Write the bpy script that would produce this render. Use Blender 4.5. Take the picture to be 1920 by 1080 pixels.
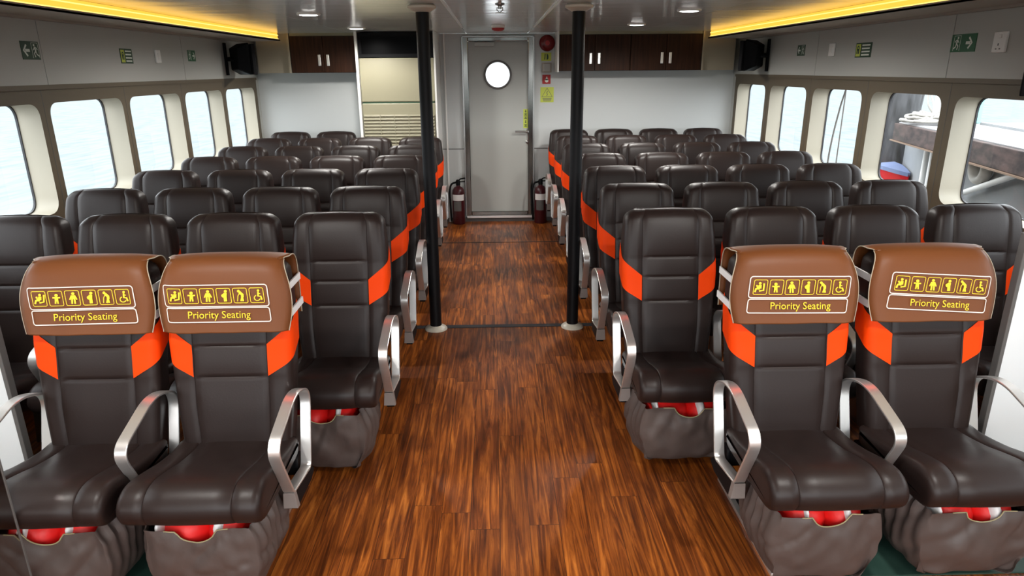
import bpy, math, random
from mathutils import Vector, Matrix, noise
random.seed(7)
PI = math.pi
scene = bpy.context.scene
col = scene.collection
for o in list(bpy.data.objects):
    bpy.data.objects.remove(o)

# ------------------------------------------------------------------ camera
FPX, PITCH, YAW, ROLL, CAM_H = 1266.68, 0.3131, 0.0243, -0.0073, 1.7222
cy, sy = math.cos(YAW), math.sin(YAW)
cp, sp = math.cos(PITCH), math.sin(PITCH)
cr, sr = math.cos(ROLL), math.sin(ROLL)
A = Matrix(((cy, -sy, 0), (sy, cy, 0), (0, 0, 1)))
B = Matrix(((1, 0, 0), (0, -sp, -cp), (0, cp, -sp)))
Cm = Matrix(((cr, -sr, 0), (sr, cr, 0), (0, 0, 1)))
RM = Cm @ B @ A
cam = bpy.data.cameras.new('camera')
cam.sensor_width = 36.0
cam.lens = 36.0 * FPX / 1920.0
cam.clip_start = 0.05
cam.clip_end = 2000
cam_o = bpy.data.objects.new('camera', cam)
col.objects.link(cam_o)
M3 = Matrix((RM[0], -RM[1], -RM[2])).transposed()
cam_o.matrix_world = Matrix.Translation((0, 0, CAM_H)) @ M3.to_4x4()
scene.camera = cam_o

# ------------------------------------------------------------------ world, exposure
world = bpy.data.worlds.new('overcast_sky')
scene.world = world
world.use_nodes = True
wn = world.node_tree
wbg = wn.nodes['Background']
wbg.inputs['Color'].default_value = (0.93, 0.97, 1.0, 1)
wbg.inputs['Strength'].default_value = 3.5
vs = scene.view_settings
vs.view_transform = 'Standard'
vs.look = 'None'
vs.gamma = 1
vs.use_curve_mapping = False
vs.exposure = 0.78

# ------------------------------------------------------------------ room numbers
XL, XR = -2.62, 2.72          # window walls
YB, YF = 7.93, -1.7           # back and front walls
ZC = 2.10                     # ceiling
ROW1, PITCH_ROW = 2.4288, 0.7466
SEAT_TOP = 1.0858
WZ0, WZ1 = 0.925, 1.552       # window opening
WIN_L = [4.60 + 0.92 * k for k in range(-6, 4)]
WIN_R = [4.58 + 0.931 * k for k in range(-6, 4)]
GLASS = 0.145                 # reveal depth

# ------------------------------------------------------------------ materials
def new_mat(name, base=(0.5, 0.5, 0.5), rough=0.5, metal=0.0, spec=0.5):
    m = bpy.data.materials.new(name)
    m.use_nodes = True
    p = m.node_tree.nodes['Principled BSDF']
    p.inputs['Base Color'].default_value = (*base, 1)
    p.inputs['Roughness'].default_value = rough
    p.inputs['Metallic'].default_value = metal
    p.inputs['Specular IOR Level'].default_value = spec
    return m

def nodes(m):
    nt = m.node_tree
    return nt, nt.nodes['Principled BSDF']

def add_bump(m, scale=(1, 1, 1), nscale=50, strength=0.1, dist=0.01, detail=3):
    nt, p = nodes(m)
    tc = nt.nodes.new('ShaderNodeTexCoord')
    mp = nt.nodes.new('ShaderNodeMapping')
    mp.inputs['Scale'].default_value = scale
    nz = nt.nodes.new('ShaderNodeTexNoise')
    nz.inputs['Scale'].default_value = nscale
    nz.inputs['Detail'].default_value = detail
    bp = nt.nodes.new('ShaderNodeBump')
    bp.inputs['Strength'].default_value = strength
    bp.inputs['Distance'].default_value = dist
    nt.links.new(tc.outputs['Object'], mp.inputs['Vector'])
    nt.links.new(mp.outputs['Vector'], nz.inputs['Vector'])
    nt.links.new(nz.outputs['Fac'], bp.inputs['Height'])
    nt.links.new(bp.outputs['Normal'], p.inputs['Normal'])
    return m

def add_mottle(m, c0, c1, scale=(1, 1, 1), nscale=6, lo=0.35, hi=0.65, detail=4):
    nt, p = nodes(m)
    tc = nt.nodes.new('ShaderNodeTexCoord')
    mp = nt.nodes.new('ShaderNodeMapping')
    mp.inputs['Scale'].default_value = scale
    nz = nt.nodes.new('ShaderNodeTexNoise')
    nz.inputs['Scale'].default_value = nscale
    nz.inputs['Detail'].default_value = detail
    rp = nt.nodes.new('ShaderNodeValToRGB')
    rp.color_ramp.elements[0].position = lo
    rp.color_ramp.elements[1].position = hi
    rp.color_ramp.elements[0].color = (*c0, 1)
    rp.color_ramp.elements[1].color = (*c1, 1)
    nt.links.new(tc.outputs['Object'], mp.inputs['Vector'])
    nt.links.new(mp.outputs['Vector'], nz.inputs['Vector'])
    nt.links.new(nz.outputs['Fac'], rp.inputs['Fac'])
    nt.links.new(rp.outputs['Color'], p.inputs['Base Color'])
    return m

def emit_mat(name, color, strength):
    m = bpy.data.materials.new(name)
    m.use_nodes = True
    nt = m.node_tree
    nt.nodes.clear()
    e = nt.nodes.new('ShaderNodeEmission')
    e.inputs['Color'].default_value = (*color, 1)
    e.inputs['Strength'].default_value = strength
    o = nt.nodes.new('ShaderNodeOutputMaterial')
    nt.links.new(e.outputs[0], o.inputs['Surface'])
    return m

def glass_mat(name, tint=(0.97, 0.99, 1.0)):
    m = bpy.data.materials.new(name)
    m.use_nodes = True
    nt = m.node_tree
    nt.nodes.clear()
    t = nt.nodes.new('ShaderNodeBsdfTransparent')
    t.inputs['Color'].default_value = (*tint, 1)
    g = nt.nodes.new('ShaderNodeBsdfGlossy')
    g.inputs['Roughness'].default_value = 0.02
    lw = nt.nodes.new('ShaderNodeLayerWeight'); lw.inputs['Blend'].default_value = 0.5
    pw = nt.nodes.new('ShaderNodeMath'); pw.operation = 'POWER'; pw.inputs[1].default_value = 5.0
    fr = nt.nodes.new('ShaderNodeMath'); fr.operation = 'MULTIPLY_ADD'; fr.inputs[1].default_value = 0.6; fr.inputs[2].default_value = 0.03
    nt.links.new(lw.outputs['Facing'], pw.inputs[0]); nt.links.new(pw.outputs[0], fr.inputs[0])
    mx = nt.nodes.new('ShaderNodeMixShader')
    o = nt.nodes.new('ShaderNodeOutputMaterial')
    nt.links.new(fr.outputs[0], mx.inputs['Fac'])
    nt.links.new(t.outputs[0], mx.inputs[1])
    nt.links.new(g.outputs[0], mx.inputs[2])
    nt.links.new(mx.outputs[0], o.inputs['Surface'])
    return m

MT = {}
MT['leather'] = add_bump(new_mat('leather', (0.0180, 0.0106, 0.0092), 0.43, 0, 0.32), nscale=160, strength=0.12, dist=0.002)
MT['leather_orange'] = add_bump(new_mat('leather_orange', (0.82, 0.054, 0.0008), 0.55, 0, 0.12), nscale=160, strength=0.1, dist=0.002)
MT['cover'] = add_bump(new_mat('cover_vinyl', (0.150, 0.047, 0.0115), 0.5, 0, 0.3), nscale=60, strength=0.1, dist=0.003)
MT['print_white'] = new_mat('print_white', (0.80, 0.70, 0.62), 0.6)
MT['print_yellow'] = new_mat('print_yellow', (0.88, 0.62, 0.02), 0.6)
MT['strap_white'] = new_mat('strap_white', (0.85, 0.85, 0.85), 0.6)
MT['alu'] = add_bump(new_mat('brushed_aluminium', (0.80, 0.79, 0.77), 0.33, 0.85), scale=(1, 1, 0.05), nscale=300, strength=0.05, dist=0.001)
MT['steel'] = new_mat('polished_steel', (0.22, 0.215, 0.20), 0.12, 1.0)
MT['steel_satin'] = new_mat('satin_steel', (0.36, 0.355, 0.345), 0.3, 1.0)
MT['black'] = new_mat('black_plastic', (0.005, 0.005, 0.006), 0.55, 0, 0.12)
MT['black_paint'] = new_mat('black_paint', (0.006, 0.006, 0.007), 0.45, 0, 0.2)
MT['black_gloss'] = new_mat('black_gloss', (0.002, 0.002, 0.0025), 0.3, 0, 0.04)
MT['grey_cap'] = new_mat('grey_plastic', (0.23, 0.20, 0.185), 0.45)
MT['bag'] = add_bump(new_mat('bag_fabric', (0.085, 0.063, 0.056), 0.50), nscale=30, strength=0.25, dist=0.006)
MT['jacket_red'] = add_bump(new_mat('jacket_red', (0.85, 0.012, 0.010), 0.45), nscale=25, strength=0.3, dist=0.006)
MT['jacket_white'] = new_mat('jacket_white', (0.85, 0.83, 0.82), 0.35)
MT['piping'] = new_mat('piping', (0.38, 0.33, 0.18), 0.6)
MT['wall'] = add_bump(new_mat('wall_panel', (0.44, 0.442, 0.415), 0.45), nscale=8, strength=0.03, dist=0.01)
MT['wall_back'] = add_bump(new_mat('back_wall_panel', (0.54, 0.56, 0.555), 0.42), nscale=8, strength=0.03, dist=0.01)
MT['seam'] = new_mat('seam', (0.10, 0.095, 0.09), 0.6)
MT['belt'] = add_bump(new_mat('window_belt', (0.108, 0.082, 0.049), 0.5), nscale=12, strength=0.03, dist=0.01)
MT['reveal'] = new_mat('window_reveal', (0.43, 0.395, 0.315), 0.5)
MT['gasket'] = new_mat('gasket', (0.03, 0.03, 0.035), 0.5)
MT['glass'] = glass_mat('window_glass')
def frosted_mat(name):
    m = bpy.data.materials.new(name); m.use_nodes = True
    nt = m.node_tree; nt.nodes.clear()
    t = nt.nodes.new('ShaderNodeBsdfTranslucent'); t.inputs['Color'].default_value = (0.95, 0.96, 0.97, 1)
    o = nt.nodes.new('ShaderNodeOutputMaterial'); nt.links.new(t.outputs[0], o.inputs['Surface'])
    return m
MT['porthole'] = frosted_mat('frosted_porthole_glass')
MT['white'] = new_mat('white_trim', (0.82, 0.81, 0.78), 0.4)
MT['cream'] = new_mat('cream_plastic', (0.28, 0.258, 0.172), 0.45)
MT['cream_dark'] = new_mat('cream_slot', (0.30, 0.26, 0.17), 0.6)
MT['tan'] = new_mat('tan_laminate', (0.40, 0.34, 0.25), 0.5)
MT['soffit'] = new_mat('soffit', (0.36, 0.31, 0.26), 0.5)
MT['door'] = new_mat('door_paint', (0.42, 0.43, 0.405), 0.38)
MT['cab'] = add_mottle(new_mat('dark_laminate', (0.03, 0.015, 0.01), 0.5, 0, 0.15), (0.024, 0.0090, 0.0045), (0.050, 0.0185, 0.0085), (14, 14, 0.8), 4)
MT['green_floor'] = add_mottle(new_mat('green_deck', (0.02, 0.05, 0.04), 0.45), (0.016, 0.045, 0.035), (0.03, 0.07, 0.055), (1, 1, 1), 8)
MT['panel_white'] = new_mat('white_screen', (0.80, 0.83, 0.84), 0.35)
MT['edge_grey'] = new_mat('edge_grey', (0.12, 0.115, 0.11), 0.4)
MT['mirror_dark'] = new_mat('dark_polished', (0.42, 0.38, 0.36), 0.06, 1.0)
MT['sign_green'] = new_mat('sign_green', (0.004, 0.105, 0.035), 0.45)
MT['sign_dkgreen'] = new_mat('sign_dark_green', (0.018, 0.060, 0.028), 0.5)
MT['sign_white'] = new_mat('sign_white', (0.74, 0.80, 0.72), 0.5)
MT['sign_lime'] = new_mat('sign_lime', (0.55, 0.62, 0.08), 0.5)
MT['sign_red'] = new_mat('sign_red', (0.42, 0.012, 0.012), 0.5)
MT['red_gloss'] = new_mat('red_gloss', (0.15, 0.005, 0.008), 0.25)
MT['red_ext'] = new_mat('red_extinguisher', (0.055, 0.004, 0.008), 0.35)
MT['flange'] = new_mat('pole_flange', (0.62, 0.58, 0.48), 0.3)
MT['lamp'] = emit_mat('downlight_lens', (1.0, 0.98, 0.94), 9.0)
MT['cove_lens'] = emit_mat('cove_diffuser', (1.0, 0.52, 0.060), 0.80)
MT['cove_led'] = emit_mat('cove_led', (1.0, 0.66, 0.17), 1.05)
MT['sea'] = add_mottle(new_mat('sea_water', (0.16, 0.18, 0.182), 0.8, 0, 0.0), (0.150, 0.173, 0.177), (0.182, 0.197, 0.199), (2.6, 0.55, 1), 1.3, 0.36, 0.56, 5)  # ripple shading is painted into the water colour, troughs darker
MT['concrete'] = add_mottle(new_mat('concrete', (0.5, 0.5, 0.5), 0.85), (0.22, 0.21, 0.21), (0.29, 0.29, 0.29), nscale=2)
MT['concrete_dark'] = add_mottle(new_mat('concrete_dark', (0.3, 0.3, 0.3), 0.85), (0.18, 0.19, 0.20), (0.28, 0.29, 0.295), nscale=1.5)
MT['rust'] = add_mottle(new_mat('rusty_beam', (0.1, 0.05, 0.04), 0.8), (0.020, 0.011, 0.009), (0.085, 0.050, 0.042), (4, 1, 3), 4)
MT['flange_rust'] = new_mat('flange_rust', (0.19, 0.12, 0.075), 0.7)
MT['pile'] = add_mottle(new_mat('pile', (0.1, 0.1, 0.1), 0.85), (0.025, 0.024, 0.025), (0.095, 0.095, 0.10), (5, 5, 1), 2.5)
MT['rope'] = add_bump(new_mat('rope', (0.36, 0.34, 0.31), 0.8), nscale=90, strength=0.6, dist=0.01)
MT['tyre'] = add_mottle(new_mat('tyre', (0.4, 0.4, 0.38), 0.8), (0.40, 0.39, 0.36), (0.55, 0.54, 0.51), nscale=6)
MT['white_paint'] = new_mat('white_paint', (0.80, 0.80, 0.78), 0.5)
MT['boat_red'] = new_mat('boat_red', (0.5, 0.006, 0.012), 0.4)
MT['boat_blue'] = new_mat('boat_blue', (0.20, 0.25, 0.42), 0.5)
MT['turq'] = new_mat('turquoise_paint', (0.22, 0.55, 0.52), 0.5)
MT['dark_rope'] = new_mat('dark_rope', (0.16, 0.15, 0.14), 0.8)

def wood_mat():
    m = new_mat('wood_planks', (0.2, 0.07, 0.02), 0.34, 0, 0.38)
    nt, p = nodes(m)
    L = nt.links.new
    tc = nt.nodes.new('ShaderNodeTexCoord')
    sep = nt.nodes.new('ShaderNodeSeparateXYZ')
    L(tc.outputs['Object'], sep.inputs[0])
    # brick lays planks along Y: feed (y, x)
    cmb = nt.nodes.new('ShaderNodeCombineXYZ')
    rw = nt.nodes.new('ShaderNodeMath'); rw.operation = 'DIVIDE'; rw.inputs[1].default_value = 0.118
    fl = nt.nodes.new('ShaderNodeMath'); fl.operation = 'FLOOR'
    wn_ = nt.nodes.new('ShaderNodeTexWhiteNoise'); wn_.noise_dimensions = '1D'
    yo = nt.nodes.new('ShaderNodeMath'); yo.operation = 'MULTIPLY_ADD'; yo.inputs[1].default_value = 1.22
    L(sep.outputs['X'], rw.inputs[0]); L(rw.outputs[0], fl.inputs[0]); L(fl.outputs[0], wn_.inputs['W'])
    L(wn_.outputs['Value'], yo.inputs[0]); L(sep.outputs['Y'], yo.inputs[2])
    L(yo.outputs[0], cmb.inputs['X']); L(sep.outputs['X'], cmb.inputs['Y'])
    br = nt.nodes.new('ShaderNodeTexBrick')
    br.inputs['Scale'].default_value = 1.0
    br.inputs['Brick Width'].default_value = 1.22
    br.inputs['Row Height'].default_value = 0.118
    br.inputs['Mortar Size'].default_value = 0.0012
    br.inputs['Mortar Smooth'].default_value = 0.3
    br.inputs['Color1'].default_value = (0, 0, 0, 1)
    br.inputs['Color2'].default_value = (1, 1, 1, 1)
    br.offset = 0.0; br.offset_frequency = 2
    L(cmb.outputs[0], br.inputs['Vector'])
    rnd = nt.nodes.new('ShaderNodeSeparateColor')
    L(br.outputs['Color'], rnd.inputs[0])
    # shift grain per plank
    sh = nt.nodes.new('ShaderNodeMath'); sh.operation = 'MULTIPLY_ADD'
    L(rnd.outputs[0], sh.inputs[0]); sh.inputs[1].default_value = 7.3; L(sep.outputs['Z'], sh.inputs[2])
    g = nt.nodes.new('ShaderNodeCombineXYZ')
    sx = nt.nodes.new('ShaderNodeMath'); sx.operation = 'MULTIPLY'; sx.inputs[1].default_value = 1.0
    L(sep.outputs['X'], sx.inputs[0])
    sy_ = nt.nodes.new('ShaderNodeMath'); sy_.operation = 'MULTIPLY'; sy_.inputs[1].default_value = 0.045
    L(sep.outputs['Y'], sy_.inputs[0])
    L(sx.outputs[0], g.inputs['X']); L(sy_.outputs[0], g.inputs['Y']); L(sh.outputs[0], g.inputs['Z'])
    n1 = nt.nodes.new('ShaderNodeTexNoise'); n1.inputs['Scale'].default_value = 30; n1.inputs['Detail'].default_value = 8
    n1.inputs['Roughness'].default_value = 0.66; n1.inputs['Distortion'].default_value = 1.7
    L(g.outputs[0], n1.inputs['Vector'])
    g2 = nt.nodes.new('ShaderNodeCombineXYZ')
    s2 = nt.nodes.new('ShaderNodeMath'); s2.operation = 'MULTIPLY'; s2.inputs[1].default_value = 0.35
    L(sep.outputs['Y'], s2.inputs[0])
    L(sep.outputs['X'], g2.inputs['X']); L(s2.outputs[0], g2.inputs['Y']); L(sh.outputs[0], g2.inputs['Z'])
    n2 = nt.nodes.new('ShaderNodeTexNoise'); n2.inputs['Scale'].default_value = 9; n2.inputs['Detail'].default_value = 3
    L(g2.outputs[0], n2.inputs['Vector'])
    r1 = nt.nodes.new('ShaderNodeValToRGB')
    e = r1.color_ramp.elements
    e[0].position = 0.30; e[0].color = (0.050, 0.012, 0.003, 1)
    e[1].position = 0.72; e[1].color = (0.60, 0.21, 0.038, 1)
    x = r1.color_ramp.elements.new(0.47); x.color = (0.185, 0.048, 0.009, 1)
    x = r1.color_ramp.elements.new(0.58); x.color = (0.37, 0.108, 0.017, 1)
    L(n1.outputs['Fac'], r1.inputs['Fac'])
    r2 = nt.nodes.new('ShaderNodeValToRGB')
    r2.color_ramp.elements[0].position = 0.32; r2.color_ramp.elements[0].color = (0.62, 0.55, 0.50, 1)
    r2.color_ramp.elements[1].position = 0.66; r2.color_ramp.elements[1].color = (1.15, 1.12, 1.05, 1)
    L(n2.outputs['Fac'], r2.inputs['Fac'])
    mul = nt.nodes.new('ShaderNodeMix'); mul.data_type = 'RGBA'; mul.blend_type = 'MULTIPLY'; mul.inputs['Factor'].default_value = 1
    L(r1.outputs['Color'], mul.inputs['A']); L(r2.outputs['Color'], mul.inputs['B'])
    # plank tone
    tone = nt.nodes.new('ShaderNodeMapRange')
    tone.inputs['To Min'].default_value = 0.88; tone.inputs['To Max'].default_value = 1.14
    L(rnd.outputs[0], tone.inputs['Value'])
    mul2 = nt.nodes.new('ShaderNodeMix'); mul2.data_type = 'RGBA'; mul2.blend_type = 'MULTIPLY'; mul2.inputs['Factor'].default_value = 1
    L(mul.outputs['Result'], mul2.inputs['A']); L(tone.outputs['Result'], mul2.inputs['B'])
    dark = nt.nodes.new('ShaderNodeMix'); dark.data_type = 'RGBA'
    L(br.outputs['Fac'], dark.inputs['Factor'])
    L(mul2.outputs['Result'], dark.inputs['A']); dark.inputs['B'].default_value = (0.05, 0.016, 0.006, 1)
    L(dark.outputs['Result'], p.inputs['Base Color'])
    bp = nt.nodes.new('ShaderNodeBump'); bp.inputs['Strength'].default_value = 0.12; bp.inputs['Distance'].default_value = 0.003
    L(n1.outputs['Fac'], bp.inputs['Height']); L(bp.outputs['Normal'], p.inputs['Normal'])
    return m
MT['wood'] = wood_mat()

def ceiling_mat():
    m = new_mat('ceiling_metal', (0.84, 0.86, 0.84), 0.15, 0.22, 0.9)
    nt, p = nodes(m)
    L = nt.links.new
    tc = nt.nodes.new('ShaderNodeTexCoord')
    mp = nt.nodes.new('ShaderNodeMapping'); mp.inputs['Scale'].default_value = (0.5, 6.0, 1)
    nz = nt.nodes.new('ShaderNodeTexNoise'); nz.inputs['Scale'].default_value = 1.6; nz.inputs['Detail'].default_value = 2
    bp = nt.nodes.new('ShaderNodeBump'); bp.inputs['Strength'].default_value = 0.45; bp.inputs['Distance'].default_value = 0.007
    L(tc.outputs['Object'], mp.inputs['Vector']); L(mp.outputs['Vector'], nz.inputs['Vector'])
    L(nz.outputs['Fac'], bp.inputs['Height']); L(bp.outputs['Normal'], p.inputs['Normal'])
    return m
MT['ceiling'] = ceiling_mat()

# ------------------------------------------------------------------ mesh helpers
class MB:
    def __init__(s): s.v = []; s.f = []; s.mi = []; s.cur = 0
    def add(s, vs, fs):
        b = len(s.v); s.v += [tuple(x) for x in vs]
        for f in fs: s.f.append([b + i for i in f]); s.mi.append(s.cur)
        return s
    def box(s, x0, x1, y0, y1, z0, z1):
        v = [(x0,y0,z0),(x1,y0,z0),(x1,y1,z0),(x0,y1,z0),(x0,y0,z1),(x1,y0,z1),(x1,y1,z1),(x0,y1,z1)]
        return s.add(v, [(0,3,2,1),(4,5,6,7),(0,1,5,4),(1,2,6,5),(2,3,7,6),(3,0,4,7)])
    def rings(s, rings, closed=True, cap0=True, cap1=True):
        n = len(rings[0]); v = [p for r in rings for p in r]; f = []
        for i in range(len(rings) - 1):
            for j in range(n if closed else n - 1):
                k = (j + 1) % n
                f.append((i*n+j, i*n+k, (i+1)*n+k, (i+1)*n+j))
        if closed and cap0: f.append(tuple(reversed(range(n))))
        if closed and cap1: f.append(tuple((len(rings)-1)*n + j for j in range(n)))
        return s.add(v, f)
    def cyl(s, p0, p1, r0, r1=None, n=20):
        r1 = r0 if r1 is None else r1
        p0, p1 = Vector(p0), Vector(p1)
        d = (p1 - p0).normalized(); a = d.orthogonal().normalized(); b = d.cross(a)
        R = [[p + (a*math.cos(2*PI*k/n) + b*math.sin(2*PI*k/n))*r for k in range(n)] for p, r in ((p0, r0), (p1, r1))]
        return s.rings(R)
    def lathe(s, c, prof, axis='Z', n=24):
        R = []
        for r, h in prof:
            ring = []
            for k in range(n):
                a = 2*PI*k/n; x, y = r*math.cos(a), r*math.sin(a)
                if axis == 'Z': ring.append((c[0]+x, c[1]+y, c[2]+h))
                elif axis == 'Y': ring.append((c[0]+x, c[1]+h, c[2]-y))
                else: ring.append((c[0]+h, c[1]+x, c[2]+y))
            R.append(ring)
        return s.rings(R)
    def tube(s, pts, r, n=8, closed=False):
        pts = [Vector(p) for p in pts]; N = len(pts); R = []
        prev = None
        for i in range(N):
            if closed: d = pts[(i+1) % N] - pts[i-1]
            else: d = pts[min(i+1, N-1)] - pts[max(i-1, 0)]
            d.normalize()
            a = d.orthogonal().normalized() if prev is None else (prev - d*prev.dot(d)).normalized()
            prev = a; b = d.cross(a)
            R.append([pts[i] + (a*math.cos(2*PI*k/n) + b*math.sin(2*PI*k/n))*r for k in range(n)])
        if closed: R.append(R[0])
        return s.rings(R, cap0=not closed, cap1=not closed)
    def prism(s, poly, axis, a, b):
        # poly of 2D points, extruded along axis: X -> (y,z), Y -> (x,z), Z -> (x,y)
        def P(p, t):
            return {'X': (t, p[0], p[1]), 'Y': (p[0], t, p[1]), 'Z': (p[0], p[1], t)}[axis]
        n = len(poly)
        return s.rings([[P(p, a) for p in poly], [P(p, b) for p in poly]])
    def build(s, name, mat, parent=None, smooth=None, bevel=0.0, sub=0, solid=0.0):
        me = bpy.data.meshes.new(name)
        me.from_pydata(s.v, [], s.f)
        mats = mat if isinstance(mat, (list, tuple)) else [mat]
        for m in mats: me.materials.append(m)
        if len(mats) > 1:
            for i, p in enumerate(me.polygons): p.material_index = s.mi[i]
        import bmesh
        bm = bmesh.new(); bm.from_mesh(me)
        bmesh.ops.recalc_face_normals(bm, faces=bm.faces)
        bm.to_mesh(me); bm.free()
        me.update()
        if smooth is not None:
            me.shade_smooth()
            if smooth < 180: me.set_sharp_from_angle(angle=math.radians(smooth))
        o = bpy.data.objects.new(name, me)
        col.objects.link(o)
        if solid:
            q = o.modifiers.new('thickness', 'SOLIDIFY'); q.thickness = solid; q.offset = 0
        if bevel:
            q = o.modifiers.new('bevel', 'BEVEL'); q.width = bevel; q.segments = 2; q.limit_method = 'ANGLE'
        if sub:
            q = o.modifiers.new('sub', 'SUBSURF'); q.levels = sub; q.render_levels = sub
        if parent is not None: o.parent = parent
        return o

def tag(o, label=None, cat=None, group=None, kind=None):
    if label: o['label'] = label
    if cat: o['category'] = cat
    if group: o['group'] = group
    if kind: o['kind'] = kind
    return o
def struct(o, label, cat):
    return tag(o, label, cat, None, 'structure')
def empty(name, loc=(0, 0, 0), rz=0.0):
    o = bpy.data.objects.new(name, None); col.objects.link(o)
    o.location = loc; o.rotation_euler = (0, 0, rz); o.empty_display_size = 0.1
    return o
def kids(o): return [c for c in bpy.data.objects if c.parent == o]
def copy_tree(o, parent=None):
    c = o.copy(); col.objects.link(c)
    if parent is not None: c.parent = parent
    for ch in kids(o):
        if ch is not c: copy_tree(ch, c)
    return c
def lerp_tab(tab, t):
    if t <= tab[0][0]: return tab[0][1]
    for (a, x), (b, y) in zip(tab, tab[1:]):
        if t <= b:
            u = (t - a) / (b - a); u2 = u*u*(3-2*u)
            u = 0.5*u + 0.5*u2
            return x + (y - x) * u
    return tab[-1][1]
def fillet(poly, rads, n=6):
    out = []; N = len(poly)
    for i in range(N):
        p = Vector(poly[i]); a = Vector(poly[i-1]); b = Vector(poly[(i+1) % N])
        u = (a - p).normalized(); v = (b - p).normalized()
        ang = u.angle(v); r = rads[i]
        d = min(r / math.tan(ang/2), 0.48*(a-p).length, 0.48*(b-p).length)
        p0 = p + u*d; p1 = p + v*d
        for k in range(n+1):
            t = k/n
            out.append(tuple(p0*(1-t)**2 + p*2*t*(1-t) + p1*t*t))
    return out
def catmull(pts, n, closed=True):
    N = len(pts); out = []
    for i in range(N if closed else N-1):
        P = [Vector(pts[(i+k-1) % N]) if closed else Vector(pts[max(0, min(N-1, i+k-1))]) for k in range(4)]
        for j in range(n):
            t = j/n
            out.append(0.5*((2*P[1]) + (P[2]-P[0])*t + (2*P[0]-5*P[1]+4*P[2]-P[3])*t*t + (3*P[1]-P[0]-3*P[2]+P[3])*t**3))
    if not closed: out.append(Vector(pts[-1]))
    return out
def rrect(x0, x1, z0, z1, r, n=6):
    return fillet([(x0, z0), (x1, z0), (x1, z1), (x0, z1)], [r]*4, n)

# text to mesh data (flat, x right / z up), centred
def text_geo(txt, size, align='CENTER', bold=0.0):
    c = bpy.data.curves.new('t', 'FONT'); c.body = txt; c.size = size
    c.align_x = align; c.align_y = 'CENTER'; c.offset = bold; c.resolution_u = 3
    o = bpy.data.objects.new('t', c); col.objects.link(o)
    dg = bpy.context.evaluated_depsgraph_get(); dg.update()
    me = bpy.data.meshes.new_from_object(o.evaluated_get(dg))
    v = [(p.co.x, p.co.y) for p in me.vertices]; f = [list(p.vertices) for p in me.polygons]
    bpy.data.objects.remove(o); bpy.data.curves.remove(c); bpy.data.meshes.remove(me)
    return v, f
# 2D drawing: list of (verts2d, faces)
class Draw:
    def __init__(s): s.v = []; s.f = []
    def add(s, v, f):
        b = len(s.v); s.v += [tuple(p) for p in v]; s.f += [[b+i for i in q] for q in f]; return s
    def poly(s, pts): return s.add(pts, [list(range(len(pts)))])
    def disc(s, x, z, r, n=14): return s.poly([(x+r*math.cos(2*PI*k/n), z+r*math.sin(2*PI*k/n)) for k in range(n)])
    def line(s, pts, w, closed=False):
        pts = [Vector(p) for p in pts]; N = len(pts); L = []; R = []
        for i in range(N):
            if closed: a, b = pts[i-1], pts[(i+1) % N]
            else: a, b = pts[max(i-1, 0)], pts[min(i+1, N-1)]
            d = (b-a).normalized(); n = Vector((-d.y, d.x))
            L.append(pts[i]+n*w/2); R.append(pts[i]-n*w/2)
        f = [[i, (i+1) % N, N+(i+1) % N, N+i] for i in range(N if closed else N-1)]
        return s.add(L+R, f)
    def ring(s, x, z, r, w, a0=0, a1=360, n=20):
        cl = (a1-a0) >= 360
        pts = [(x+r*math.cos(math.radians(a0+(a1-a0)*k/n)), z+r*math.sin(math.radians(a0+(a1-a0)*k/n))) for k in range(n if cl else n+1)]
        return s.line(pts, w, cl)
    def put(s, fn): return MB().add([fn(x, z) for x, z in s.v], s.f)

# ------------------------------------------------------------------ the shell
def ring_plate(mb, axis, c, rect, hole, flip=False):
    """plate in plane axis=c with a hole; rect=(a0,a1,b0,b1), hole=list of 2D points"""
    a0, a1, b0, b1 = rect
    ca = sum(p[0] for p in hole)/len(hole); cb = sum(p[1] for p in hole)/len(hole)
    hole = sorted(hole, key=lambda p: math.atan2(p[1]-cb, p[0]-ca))
    # insert points at corner directions
    H = list(hole)
    for (qa, qb) in ((a0, b0), (a1, b0), (a1, b1), (a0, b1)):
        ang = math.atan2(qb-cb, qa-ca)
        N = len(H)
        angs = [math.atan2(p[1]-cb, p[0]-ca) for p in H]
        for i in range(N):
            p, q = H[i], H[(i+1) % N]; A1, A2 = angs[i], angs[(i+1) % N]
            if i == N-1: A2 += 2*PI
            t_ = ang if ang >= A1 else ang + 2*PI
            if A1 <= t_ <= A2:
                # intersect ray with segment
                dx, dy = math.cos(ang), math.sin(ang); ex, ey = q[0]-p[0], q[1]-p[1]
                den = dx*ey - dy*ex
                if abs(den) > 1e-12:
                    u = ((p[0]-ca)*(-dy) + (p[1]-cb)*dx)/(-(ex*(-dy)+ey*dx)) if abs(ex*(-dy)+ey*dx) > 1e-12 else 0.5
                    u = min(max(u, 0.0), 1.0)
                    H.insert(i+1, (p[0]+ex*u, p[1]+ey*u))
                break
    outer = []
    for p in H:
        dx, dy = p[0]-ca, p[1]-cb
        t = 1e9
        if dx > 1e-12: t = min(t, (a1-ca)/dx)
        if dx < -1e-12: t = min(t, (a0-ca)/dx)
        if dy > 1e-12: t = min(t, (b1-cb)/dy)
        if dy < -1e-12: t = min(t, (b0-cb)/dy)
        outer.append((ca+dx*t, cb+dy*t))
    def P(p): return (c, p[0], p[1]) if axis == 'X' else (p[0], c, p[1])
    n = len(H)
    v = [P(p) for p in H] + [P(p) for p in outer]
    f = [(i, (i+1) % n, n+(i+1) % n, n+i) for i in range(n)]
    mb.add(v, f)
    return H

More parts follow.
